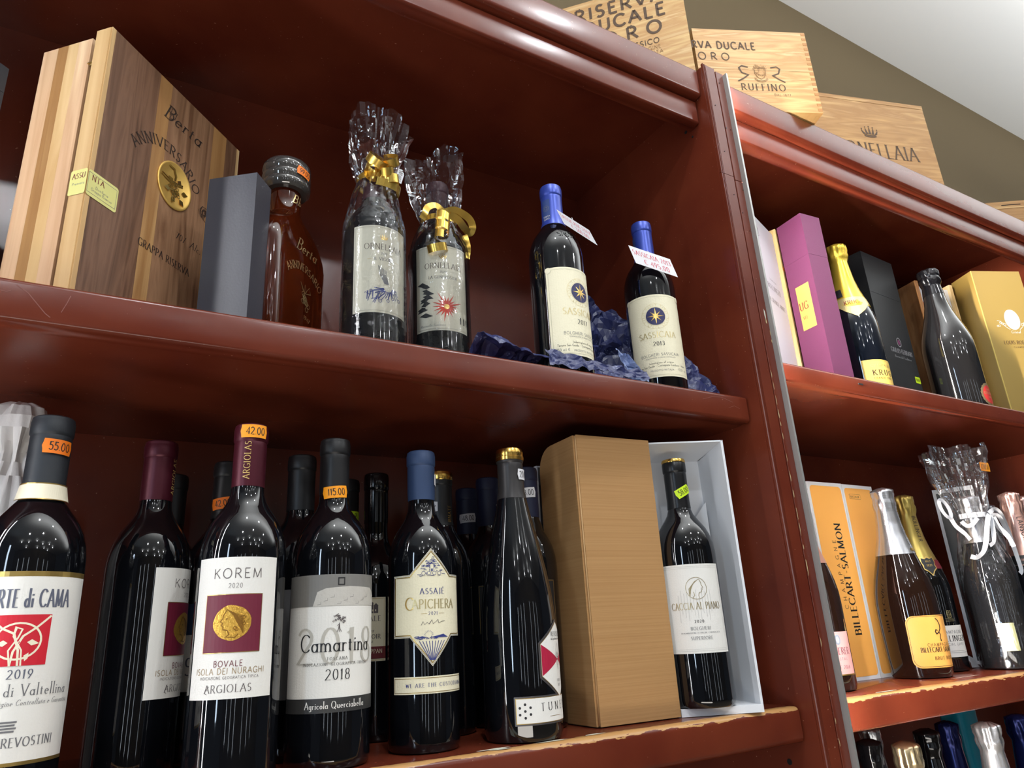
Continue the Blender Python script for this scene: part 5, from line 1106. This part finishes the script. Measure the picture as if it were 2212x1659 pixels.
S = Cyl(.0382, -37, 0); lb = label_patch(S, -.0420, .0610, .0420, .1645, PAPER, t); EM = mat('blind_emboss', srgb(206, 204, 200), .5); SG = mat('silver_gold_print', srgb(176, 160, 120), .35, metal=.6)
a = Art(S, .0005); a.frame(-.0395, .0635, .0395, .1620, .0004, EM); a.frame(-.0375, .0655, .0375, .1600, .0003, EM)
for k in range(12): a.rect(-.020 + k * .0036, .096 + (k * 5 % 7) * .002, -.0194 + k * .0036, .128 + (k * 3 % 5) * .002, EM)
a.build('embossing', lb)
e = Art(S, .0006); cx, cy = .0035, .1355; e.ring(cx, cy, .0128, .0006, SG, n=40)
e.line([(cx + x_, cy + y_) for x_, y_ in ((.004, .0105), (.0062, .0065), (.0062, .004), (.0082, .0005), (.0066, .000), (.0070, -.0018), (.0060, -.0026), (.0058, -.0046), (.0030, -.0052), (.0018, -.0085), (.0022, -.0118))], .0006, SG)
for q in range(9): e.line([(cx + .0035 - q * .0006, cy + .0105 - q * .0003), (cx - .002 - q * .0009, cy + .0075 - q * .0010), (cx - .006 - q * .0004, cy + .001 - q * .0012), (cx - .0075, cy - .003 - q * .0007)], .0005, SG, .00003 * (q % 3))
e.line([(cx - .004, cy - .004), (cx - .003, cy - .0085), (cx - .006, cy - .0115)], .0006, SG); e.build('emblem', lb)
a = Art(S, .0006); a.text('CACCIA AL PIANO', .0020, .1110, .0080, SG, True, sp=.0, wx=.72, wt=.85); a.text('2020', .0020, .0955, .0033, INK, True, sp=.22, wt=1.3); a.text('BOLGHERI', .0030, .0872, .0038, GREYINK, True, sp=.06); a.text('DENOMINAZIONE DI ORIGINE CONTROLLATA', .0030, .0832, .0017, GREYINK, True); a.text('SUPERIORE', .0030, .0762, .0038, GREYINK, True, sp=.06); a.build(parent=lb)
sticker(Cyl(.0156, -6, 0), -.002, .2590, '58.00', 'green', t, .0230, .0120, 28)
# white carton further back, only its top edge showing
wb = thing('white_carton', 'white carton lying in the shadow behind the kraft flap, only its top edge showing', 'box', (-.290, .160, ZQ), 0)
boxes('carton_wall', [((0, 0, 0), (.0016, .130, .322)), ((.0016, .1284, 0), (.080, .130, .322)), ((.0784, 0, 0), (.080, .1284, .322))], WC, wb)
boxes('carton_flap', [((.0016, 0, .3200), (.0784, .1284, .3220))], WC, wb)
# darker cartons and bottle shadows at the back of the shelf
# ================================================================== upper shelf, right rack
ZU = ZM2 + .0004
GBX = 'boxed and loose champagne on the upper right shelf'
PINEF = wood('smooth_pine_frame', srgb(228, 196, 140), srgb(208, 168, 108), (40, 40, 3), .45, c3=srgb(236, 210, 160)); OAKF = wood('oiled_oak', srgb(176, 128, 84), srgb(150, 104, 64), (40, 40, 3), .45, c3=srgb(188, 142, 96))
WHP = mat('white_lacquer_panel', srgb(222, 224, 230), .3, spec=.5)
def woodcase(label, x, y, rz, w, d, h, fr, side):
    t = thing('wooden_champagne_case', label, 'case', (x, y, ZU), rz, GBX); e = .0085
    box('side_board', (0, 0, 0), (e, d, h), side, t); box('side_board', (w - e, 0, 0), (w, d, h), fr, t)
    box('back_board', (e, d - .005, 0), (w - e, d, h), fr, t); box('base_board', (e, 0.001, 0), (w - e, d - .005, .008), fr, t)
    p = box('sliding_panel', (e + .0002, .0070, .0083), (w - e - .0002, .0105, h - .010), WHP, t, bevel=.0004)
    a = Art(Flat((0, .0070, 0), (1, 0, 0)), .0004); return t, p, a
t, p, a = woodcase('pine champagne case with white sliding panel, hard against the divider post', .129, .0565, 20.6, .146, .11, .340, PINEF, PINEF)
a.text('BOLLINGER', .082, .188, .0100, GREYINK, True, sp=.02, wx=.95); a.text('LA GRANDE ANNEE', .083, .160, .0080, GREYINK, True, sp=.03, wx=.86); a.text('CHAMPAGNE', .082, .207, .0036, GREYINK, False, sp=.3); a.build(parent=p)
e = Art(Flat((0, .0070, 0), (1, 0, 0)), .0004); crest(e, .046, .300, .011, GREYINK, 21); e.build('emblem', p)
o = label_patch(Flat((0, 0, 0), (1, 0, 0)), .1380, .250, .1455, .259, mat('price_sticker_orange', STK['orange'], .5), t, 'price_sticker', d=.0006)
# plum box
PLUM = mat('plum_card', srgb(122, 62, 98), .5, spec=.35, bump=(900, .15, 2)); KY = mat('krug_yellow_label', srgb(242, 190, 100), .5); KR_ = mat('rust_print', srgb(150, 60, 40), .5)
KY.name = 'apricot_label'
t = thing('plum_gift_box', 'tall plum purple gift box with apricot label on its left face', 'box', (.2551, .0448, ZU), -4.8, GBX)
box('box_body', (0, 0, 0), (.0490, .0575, .255), PLUM, t, bevel=.0008); box('box_lid', (-.0003, -.0003, .2551), (.0493, .0578, .340), PLUM, t, bevel=.0008)
FL = Flat((0, .0575, 0), (0, -1, 0))
a = Art(FL, .0006); a.rect(.0145, .1180, .0450, .2040, KY); lb = a.build('label', t)
a = Art(Flat((0, .0575, 0), (0, -1, 0)), .0009); a.text('UG', .0260, .1560, .0150, KR_, True, sp=.0, wx=.75); a.text('VEE', .0250, .1380, .0058, KR_, True, sp=.05, wx=.8); a.build(parent=lb)
# yellow-foiled bottle
KF = mat('yellow_gold_foil', (.86, .60, .07), .28, metal=.7); KF2 = mat('pale_gold_collar', (.70, .56, .24), .35, metal=.5)
kp = champ(.0440, .322)
t = bottle('champagne_bottle', 'champagne bottle with yellow foil neck and pale yellow label, beside plum box', .3970, .0790, ZU, kp, .322, mat('blue_black_glass', (.004, .006, .011), .03, spec=.6, coat=.4), GBX)
foilcap(kp, .176, .324, KF, t, r=.0178, seed=3, amp=.0014)
S = Cone([(r_ + .0002, z_) for r_, z_ in kp], -42)
a = Art(S, .0010)
a.poly([(-.050, .1800), (-.030, .1800), (-.016, .1640), (0, .1520), (.016, .1640), (.030, .1800), (.050, .1800), (.050, .1960), (-.050, .1960)], KF2); nb = a.build('collar', t); a = Art(S, .0014); a.text('KRUG', -.003, .1800, .0085, KR_, True, wx=.9); a.rect(-.031, .200, -.014, .218, INK); a.build(parent=nb)
S = Cyl(.0440, -8, 0); lb = label_patch(S, -.0390, .012, .0390, .0640, mat('pale_yellow_label', srgb(240, 206, 104), .45), t)
a = Art(S, .0005); a.frame(-.0372, .0138, .0372, .0622, .0004, GOLDF); a.text('CHAMPAGNE', -.002, .0500, .0052, GOLDL, True, sp=.12); a.text('KRUG', -.002, .0340, .0100, mat('brown_print', srgb(70, 44, 30), .5), True, sp=.22, wx=1.1, wt=1.4); a.text('GRANDE CUVEE', -.002, .0265, .0040, MT['brown_print'], True, sp=.1); a.build(parent=lb)
sticker(Cyl(.0440, 32, 0), .004, .050, '', 'white', t, .010, .022, 20)
# black box
BC = mat('black_linen_card', (.016, .017, .019), .42, spec=.4, bump=(900, .1, 2)); SIL = mat('silver_print', (.55, .55, .58), .35, metal=.5)
t = thing('black_gift_box', 'tall matt black gift box with small silver crest, behind the yellow-foiled bottle', 'box', (.4945, .1000, ZU), 3.6, GBX)
t.location = (.4990, .0880, ZU)
box('box_body', (0, 0, 0), (.118, .080, .250), BC, t, bevel=.0008); box('box_lid', (-.0003, -.0003, .2501), (.1183, .0803, .342), BC, t, bevel=.0008)
a = Art(Flat((0, 0, 0), (1, 0, 0)), .0005); a.text('GIULIO FERRARI', .068, .1230, .0098, SIL, True, sp=.0, wx=.86); a.text('Riserva del Fondatore', .068, .1120, .0055, SIL, True, slant=.3, wx=.9, wt=.8); a.build(parent=t)
e = Art(Flat((0, 0, 0), (1, 0, 0)), .0005); e.ring(.066, .1480, .0075, .0016, SIL, ry=.0095, n=20); e.disc(.066, .148, .0042, PLUM, .0001, ry=.0055); crest(e, .066, .148, .005, SIL, 33); e.build('emblem', t)
o = label_patch(Flat((0, 0, 0), (1, 0, 0)), .0960, .0650, .1150, .0790, mat('price_sticker_green', STK['green'], .5), t, 'price_sticker', r=.002, d=.0006)
a = Art(Flat((0, 0, 0), (1, 0, 0)), .0009); a.text('150.00', .1055, .0695, .0055, INK, False, wx=.7); a.build(parent=o)
# natural wood case, only its side showing
t = thing('plain_wood_case', 'plain pale wooden case wedged edge-on behind the black gift box', 'case', (.640, .140, ZU), 8, GBX)
box('side_board', (.0510, 0, 0), (.0590, .085, .338), mat('pale_ply', srgb(178, 142, 108), .5, bump=(60, .3, 4)), t); box('front_board', (0, 0, 0), (.0508, .008, .337), MT['pale_ply'], t); box('side_board', (0, .0082, 0), (.008, .085, .337), MT['pale_ply'], t); box('back_board', (.0082, .077, 0), (.0508, .085, .337), MT['pale_ply'], t)
# second wood case with white panel
t, p, a = woodcase('oiled wooden champagne case with white panel, behind the black-foiled magnum', .7405, .1180, -12, .112, .11, .340, PINEF, OAKF)
a.text('BOLLINGER', .060, .178, .0100, GREYINK, True, sp=.02, wx=.9); a.text('LA GRANDE ANNEE', .062, .148, .0080, GREYINK, True, sp=.03, wx=.8); a.text('BRUT', .060, .196, .0045, GREYINK, False, sp=.3); a.build(parent=p)
o = label_patch(Flat((0, .0070, 0), (1, 0, 0)), .0090, .270, .0180, .290, mat('coral_sticker', srgb(226, 120, 90), .5), t, 'price_sticker', d=.0006)
# black-foiled magnum
bp_ = champ(.0490, .322, neck=.0165)
BF = mat('gloss_black_foil', (.008, .008, .010), .12, spec=.8, metal=.3)
t = bottle('champagne_bottle', 'stout black bottle with glossy black foil and red seal low on its body', .6860, .0610, ZU, bp_, .322, mat('smoke_black_glass', (.010, .010, .011), .04, spec=.7, coat=.5), GBX)
foilcap(bp_, .262, .324, BF, t, r=.0205, seed=11, amp=.0010)
S = Cyl(.0490, 6, 0); a = Art(S, .0006); n = 40
a.poly([(.0225 * math.cos(2 * PI * k / n) * (1 + .05 * (k % 2)), .0262 + .0235 * math.sin(2 * PI * k / n) * (1 + .05 * (k % 2))) for k in range(n)], mat('antique_gold_lace', (.30, .22, .12), .4, metal=.6)); sl = a.build('seal', t)
a = Art(S, .0009); a.disc(0, .0262, .0180, mat('vermilion_seal', srgb(190, 44, 44), .45), n=32, ry=.0190); a.text('BRUT', 0, .0340, .0038, GOLDL, True, dz=.0002); a.text('OTTOCENTO', 0, .0260, .0052, GOLDL, True, wx=.75, dz=.0002); a.text('ANNI', 0, .0190, .0034, GOLDL, True, dz=.0002); a.build(parent=sl)
eg = Art(Cone([(r_ + .0003, z_) for r_, z_ in bp_], 40), .0009)
for k in range(14): eg.ring(.004 * math.cos(k), .160 + .012 * math.sin(k * 2.1), .0022, .0007, MT['smoke_black_glass'], n=8)
eg.build('embossing', t)
# gold box
GC = mat('gold_card', (.40, .27, .07), .42, metal=.35, spec=.6)
t = thing('gold_gift_box', 'wide satin gold gift box with white oval monogram, right end of the shelf', 'box', (.8400, .0440, ZU), -23.5, GBX)
box('box_body', (0, 0, 0), (.122, .062, .350), GC, t, bevel=.0008); box('box_edge', (-.0006, -.0006, .0004), (.0010, .0012, .3496), mat('bright_gold_edge', (.80, .62, .18), .3, metal=.5), t, bevel=.0003)
F_ = Flat((0, 0, 0), (1, 0, 0)); e = Art(F_, .0005); cx, cy = .0670, .2290
e.disc(cx, cy, .0185, PAPER, ry=.0245); e.disc(cx, cy, .0160, mat('stone_oval', srgb(206, 200, 184), .5), .0001, ry=.0218); e.text('R', cx - .003, cy - .008, .0200, PAPER, True, dz=.0003, wt=.8); e.text('L', cx + .004, cy - .010, .0200, PAPER, True, dz=.0004, wt=.8, slant=.2)
for sx in (-1, 1):
    for k in range(5): e.ring(cx + sx * (.022 + k * .0045), cy - .012 + k * .0022 * (1 if k < 3 else -.4), .0030 - k * .0003, .0007, PAPER, n=10)
    e.line([(cx + sx * .012, cy - .024), (cx + sx * .022, cy - .016), (cx + sx * .030, cy - .004), (cx + sx * .038, cy - .002)], .0009, PAPER)
e.text('Cristal', cx, cy - .0325, .0060, PAPER, True, slant=.2); e.build('emblem', t)
a = Art(F_, .0005); BRN = MT['brown_print']; a.text('LOUIS ROEDERER', .0700, .1700, .0085, BRN, True, sp=.02, wx=.88); a.text('CHAMPAGNE', .0700, .1610, .0038, BRN, False, sp=.35); a.build(parent=t)

# ================================================================== lower shelf, right rack
ZW = ZL + .0004
GLB = 'champagne on the lower right shelf'
AP = mat('apricot_card', srgb(252, 182, 92), .42, spec=.4)
def abox(label, x, y, rz, w, d, txt, h=.330):
    t = thing('apricot_gift_box', label, 'box', (x, y, ZW), rz, GLB)
    box('box_body', (0, 0, 0), (w, d, h), WC, t, bevel=.0012)
    for F_, L, nm in ((Flat((0, 0, 0), (1, 0, 0)), w, 0), (Flat((0, d, 0), (0, -1, 0)), d, 1)):
        a = Art(F_, .0004); a.rect(.0045, .0060, L - .0045, h - .0065, AP, r=.0075); pn = a.build('panel', t)
        if nm == 0 and txt:
            b = Art(F_, .0007); b.text('BILLECART-SALMON', .0660, .1640, .0160, INK, True, rot=90, sp=.0, wx=.97, wt=1.2); b.text('CHAMPAGNE', .0460, .1700, .0088, INK, False, rot=90, sp=.72, wt=.8); b.build(parent=pn)
        if nm == 0 and not txt:
            b = Art(F_, .0007); b.rect(.016, .3035, .050, .3125, INK, r=.002); b.rect(.0164, .3039, .0496, .3121, AP, .0001, r=.002); b.text('MAGNUM', .032, .3055, .0045, INK, False, dz=.0002, sp=.1); b.build(parent=pn)
    return t
abox('apricot gift box with white edges and upright black lettering, beside the divider post', .2690, .1500, -1.0, .0935, .085, True)
abox('apricot gift box with white edges and a small outlined tab, second from the post', .3655, .1500, 1.0, .0920, .085, False)
# rose bottle behind the post
rp_ = champ(.0440, .305)
t = bottle('champagne_bottle', 'champagne bottle with pink label, half hidden by the divider post', .1500, .0960, ZW, rp_, .305, BROWNGLASS, GLB)
foilcap(rp_, .180, .307, mat('rose_foil', (.70, .36, .28), .3, metal=.7), t, r=.0172, seed=5)
S = Cyl(.0440, -30, 0); lb = label_patch(S, -.0400, .0235, .0400, .0810, mat('pink_label', srgb(240, 176, 174), .5), t); fr = Art(S, .0004); fr.rect(-.040, .0215, .040, .0235, GOLDF); fr.build('gold_band', t)
a = Art(S, .0005); a.text('LOUIS', -.004, .0520, .0060, GREYT, True); a.text('ROEDERER', .008, .0500, .0092, MART, True, sp=.0, wx=.85); a.text('CRISTAL', .012, .0420, .0036, MART, False, sp=.4); a.text('ROSE 2016', .012, .0305, .0048, MART, True); a.build(parent=lb)
e = Art(S, .0006); e.disc(.0125, .0700, .0052, mat('blue_grey_oval', srgb(150, 160, 178), .5), ry=.0072, n=20); e.disc(.0125, .0700, .0026, PAPER, .0001, ry=.0045, n=16); e.build('emblem', lb)
# big-bellied brown bottle
bl = [(.0395, .001), (.0440, .0012), (.0462, .006), (.0475, .030), (.0485, .070), (.0488, .095), (.0484, .118), (.0466, .136), (.0425, .157), (.0362, .180), (.0290, .205), (.0232, .228), (.0195, .250), (.0175, .272), (.0160, .296), (.0155, .308)]
t = bottle('champagne_bottle', 'bulbous brown champagne bottle with silver foil and rounded apricot label', .4000, .0985, ZW, bl, .310, BROWNGLASS, GLB)
SF = mat('brushed_silver_foil', (.62, .63, .66), .27, metal=.9)
foilcap(bl, .196, .3135, SF, t, r=.0182, seed=8, amp=.0009)
S = Cone(bl, -16); lb = label_patch(S, -.0440, .0160, .0440, .0955, AP, t, r=.0125, d=.0006)
a = Art(S, .0009)
fr = arc(.0300, .0300, .0120, .0120, -90, 0, 5) + arc(.0300, .0820, .0120, .0120, 0, 90, 5) + arc(-.0300, .0820, .0120, .0120, 90, 180, 5) + arc(-.0300, .0300, .0120, .0120, 180, 270, 5)
a.line(fr + [fr[0]], .0005, INK, closed=True)
a.line([(.0040, .0905), (.0085, .0870), (.0110, .0800), (.0100, .0740), (.0060, .0690), (.0015, .0665), (-.0010, .0700), (.0010, .0730), (.0040, .0715)], .0016, INK); a.line([(.0060, .0700), (.0085, .0650), (.0065, .0610), (.0080, .0560)], .0014, INK); a.disc(.0075, .0565, .0012, INK, n=10)
a.text('CHAMPAGNE', .0035, .0480, .0048, INK, False, sp=.22); a.text('BILLECART-SALMON', .0035, .0395, .0072, INK, True, sp=.0, wx=.76, wt=1.1); a.text('BRUT ROSE', .0090, .0275, .0050, INK, True, sp=.15, wt=1.1); a.build(parent=lb)
sc = Art(Cone([(r_ + .0012, z_) for r_, z_ in bl], 2), .0006); sc.text('BILLECART-SALMON', 0, .247, .0058, GREYINK, True, rot=-90, sp=.02); sc.rect(-.003, .201, .012, .2055, GOLDF, r=.0012); sc.build('lettering', t)
# gold-foiled bottle with shield
gp = champ(.0445, .312)
t = bottle('champagne_bottle', 'champagne bottle with old gold foil and black shield, behind the bulbous bottle', .5270, .1380, ZW, gp, .312, GLASS, GLB)
OG = mat('old_gold_foil', (.46, .34, .09), .32, metal=.8); foilcap(gp, .188, .314, OG, t, r=.0175, seed=14, amp=.0013)
S = Cone([(r_ + .0012, z_) for r_, z_ in gp], -30); a = Art(S, .0004); a.text('BOLLINGER', .0, .2480, .0072, mat('dark_brown_print', srgb(60, 46, 24), .5), True, rot=-90, sp=.0, wt=1.2); a.build(parent=t)
a = Art(S, .0002); a.rect(-.034, .1735, .034, .1900, mat('wine_red_collar', srgb(112, 22, 34), .45)); cl = a.build('collar', t)
a = Art(S, .0010); sh_ = [(-.0120, .1960), (-.005, .1935), (0, .1965), (.005, .1935), (.0120, .1960), (.0135, .1870), (.0110, .1800), (.0125, .1740), (.006, .1690), (0, .1610), (-.006, .1690), (-.0125, .1740), (-.0110, .1800), (-.0135, .1870)]
a.poly(sh_, GOLDF); a.poly([(x_ * .84, .1800 + (z_ - .1800) * .84) for x_, z_ in sh_], INK, .0002); a.text('1829', 0, .1780, .0038, GOLDF, True, dz=.0005); a.text('BRUT', 0, .1855, .0032, GOLDF, False, dz=.0005); a.build('shield', cl)
S = Cyl(.0445, -20, 0); lb = label_patch(S, -.0330, .0240, .0330, .0760, PAPER, t); a = Art(S, .0005); a.text('CHAMPAGNE', 0, .0625, .0052, GREYINK, False, sp=.2); a.text('BOLLINGER', 0, .0500, .0092, INK, True, sp=.02, wx=.95, wt=1.1); a.text('SPECIAL CUVEE', 0, .0430, .0040, GREYINK, False, sp=.2); a.rect(-.028, .0310, .028, .0314, GREYINK); a.rect(-.020, .0340, .020, .0343, GREYINK); a.build(parent=lb)
cg = Art(S, .0006); crest(cg, .002, .0960, .0078, GOLDL, 40)
for k in range(3): cg.rect(-.007, .0830 + k * .0022, .011, .0834 + k * .0022, GOLDL)
cg.build('emblem', t)
# black gift case with white border
t = thing('white_edged_case', 'black display case with white border, behind the cellophane gift', 'case', (.6960, .1700, ZW), 115)
t.rotation_euler.z = R(-65)
box('case_body', (-.0, 0, 0), (.070, .055, .338), BC, t, bevel=.001); 
bx_ = boxes('white_border', [((-.0012, -.0012, .330), (.0712, .0562, .3385)), ((-.0012, -.0012, 0), (.0045, .004, .3300)), ((.0655, -.0012, 0), (.0712, .004, .3300)), ((.0045, -.0012, 0), (.0655, .004, .006))], WC, t)
# bottle in cellophane with white ribbon
cp = champ(.0425, .300)
t = bottle('gift_champagne', 'champagne bottle in clear cellophane tied with white satin ribbon', .6050, .0600, ZW, cp, .300, GLASS, GLB)
foilcap(cp, .215, .302, SF, t, r=.0172, seed=20, amp=.0008)
ln = label_patch(Cyl(.0425, -55, 0), -.012, .030, .014, .075, mat('pale_yellow_strip', srgb(206, 206, 160), .5), t)
filmwrap(t, .0430, [.05, .09, .13, .16], (.262, .0225), .392, .050, seed=12, amp=.0028, spiky=.006, skew=(-.004, .004))
SR = mat('white_satin_ribbon', srgb(186, 188, 194), .32, spec=.5)
def rib(pts, w_, wd, th=.0004):
    if len(pts) > 20 and wd == (0, 0, 1): ribbon('ribbon', pts, w_, wd, SR, t, th)
    else: vribbon('ribbon', pts, w_ * .85, (-.82, -.55, -.12), SR, t, th, n=4, twist=28)
rib([(.024 * math.cos(R(q)), .024 * math.sin(R(q)), .264) for q in range(0, 361, 15)], .009, (0, 0, 1))
rib([(.010, -.026, .264), (-.008, -.030, .254), (-.024, -.032, .236), (-.038, -.032, .214), (-.052, -.030, .196), (-.070, -.026, .186), (-.082, -.022, .188)], .0095, (.35, .2, .9))
rib([(.012, -.026, .262), (.0, -.031, .246), (-.010, -.034, .228), (-.022, -.036, .212), (-.034, -.034, .206)], .0085, (.6, .3, .7))
rib([(.010, -.026, .266), (.030, -.028, .274), (.050, -.026, .266), (.066, -.022, .246), (.076, -.020, .220), (.080, -.020, .190), (.078, -.022, .165), (.070, -.022, .158)], .0095, (.3, .5, .8))
rib([(.012, -.026, .262), (.030, -.030, .262), (.046, -.028, .248), (.056, -.026, .228), (.060, -.026, .208)], .0085, (.4, .5, .75))
rib([(-.018, -.018, .258), (-.034, -.014, .246), (-.046, -.010, .244), (-.052, -.006, .252)], .0085, (.2, .3, .9))
rib([(-.062 + .013 * math.cos(R(q)), .012 + .004 * math.sin(R(q)), .278 + .017 * math.sin(R(q))) for q in range(-60, 330, 15)], .0075, (.35, .9, .1))
rib([(-.055, .010, .262), (-.048, .008, .246), (-.036, .002, .232), (-.030, -.002, .220)], .0085, (.8, .5, .3))
rib([(.012, -.030, .258), (.016, -.034, .238), (.030, -.038, .222), (.040, -.038, .204)], .0100, (.8, .2, .3))
o = sticker(Flat((.0, -.034, .352), (1, 0, 0)), .022, .0, '120.00', 'amber', t, .034, .0165, 0)
# silver-sleeved bottle behind, pink boxes, rose-foiled bottles
sp2 = champ(.0440, .308)
t = bottle('champagne_bottle', 'champagne bottle with dull silver sleeve, behind the cellophane gift', .8400, .1480, ZW, sp2, .308, GLASS, GLB)
foilcap(sp2, .185, .310, mat('dull_silver_foil', (.34, .34, .36), .35, metal=.85), t, r=.0172, seed=23)
a = Art(Cyl(.0190, -25, 0), .0010); a.text('MUMM', 0, .240, .0075, INK, False, rot=-90, sp=.1); a.build(parent=t)
RFO = mat('rose_gold_foil', (.72, .44, .38), .27, metal=.85)
for (x, y, lab_, sd) in ((.7250, .0450, 'champagne bottle with rose gold foil and black collar, right of the ribbon', 26), (.8200, .0620, 'champagne bottle with rose gold foil, cut by the right edge of the picture', 29)):
    lp_ = champ(.0440, .310)
    t = bottle('champagne_bottle', lab_, x, y, ZW, lp_, .310, GLASS, GLB)
    foilcap(lp_, .190, .312, RFO, t, r=.0175, seed=sd, amp=.0013)
    S = Cone([(r_ + .0010, z_) for r_, z_ in lp_], -52); a = Art(S, .0005); a.text('LANSON', .0, .2400, .0085, INK, False, rot=-90, sp=.12, wt=1.1); a.build(parent=t)
    cb = lathe('collar', [(Cone(lp_, 0).rad(.172) + .0006, .172), (Cone(lp_, 0).rad(.190) + .0010, .1905)], INK, t, cap=False)
    a = Art(Cone([(r_ + .0014, z_) for r_, z_ in lp_], -50), .0006); a.text('FONDEE EN 1760', .0, .1800, .0045, RFO, False, sp=.1); a.rect(-.03, .1725, .03, .1732, RFO); a.build(parent=cb)
    lb = label_patch(Cyl(.0440, -50, 0), -.030, .020, .030, .105, mat('charcoal_label', (.03, .03, .03), .5), t); a = Art(Cyl(.0440, -50, 0), .0005); a.text('BRUT', 0, .062, .006, GOLDL, False); a.build(parent=lb)
t = thing('rose_carton', 'dusky pink carton standing behind the rose gold foiled bottle', 'box', (.905, .200, ZW), 0); box('carton_body', (0, 0, 0), (.085, .085, .318), mat('dusky_pink_card', srgb(150, 76, 72), .5), t, bevel=.0008); box('carton_lid', (-.0003, -.0003, .3181), (.0853, .0853, .325), MT['dusky_pink_card'], t, bevel=.0006)
tg = crumple('paper_slip', 'small folded white paper slip on the shelf beside the cream label bottle', 6, 6, lambda u, v: (.5880 + .024 * u, .1180 + .01 * v, .001 + .026 * v * (1 - .4 * u)), .0025, 60, mat('slip_paper', srgb(220, 220, 224), .6), 4, cat='paper', loc=(0, 0, ZW))
# ================================================================== bottom shelf, right rack: foil tops
ZX = -.80 + .0004
GBT = 'champagne bottle tops under the lower right shelf'
def topb(lab_, x, y, h, m, r, sd, amp=.0012, glass=GLASS, z0=.19):
    q = champ(.0430, h, neck=.0150); t = bottle('champagne_bottle', lab_, x, y, ZX, q, h, glass, GBT); foilcap(q, z0, h + .002, m, t, r=r, seed=sd, amp=amp); return t
GBF = mat('pale_gold_foil', (.62, .50, .30), .27, metal=.9); NVF = mat('navy_foil', (.015, .022, .12), .25, metal=.6)
topb('black-foiled bottle top nearest the divider post on the bottom shelf', .2950, .1480, .3080, BF, .0180, 31, .0006)
topb('dull silver foil bottle top behind the pale gold one on the bottom shelf', .3950, .2150, .312, SF, .0172, 32)
topb('wrinkled pale gold foil bottle top at the front of the bottom shelf', .2500, .0550, .3180, GBF, .0182, 33, .0017)
topb('glossy black bottle top behind the pale gold foil one', .4050, .1180, .3140, BF, .0190, 34, .0003)
topb('dark navy foil bottle top in the middle of the bottom shelf', .5200, .1500, .3120, NVF, .0175, 35)
topb('bright silver foil bottle top below the middle of the lower shelf edge', .4630, .0510, .3230, SF, .0190, 36, .0015)
topb('blue foil bottle top at the right edge of the bottom shelf', .6000, .0700, .3200, NVF, .0190, 37)
tt = thing('turquoise_carton', 'turquoise round-cornered box tucked behind the bright silver foil top', 'box', (.6650, .2100, ZX), 0, None)
sq('box_body', [(.030, .022, .0005, .4), (.031, .023, .004, .4), (.031, .023, .312, .4), (.029, .021, .318, .4), (.024, .018, .320, .5)], mat('turquoise_plastic', srgb(16, 150, 176), .35), tt)
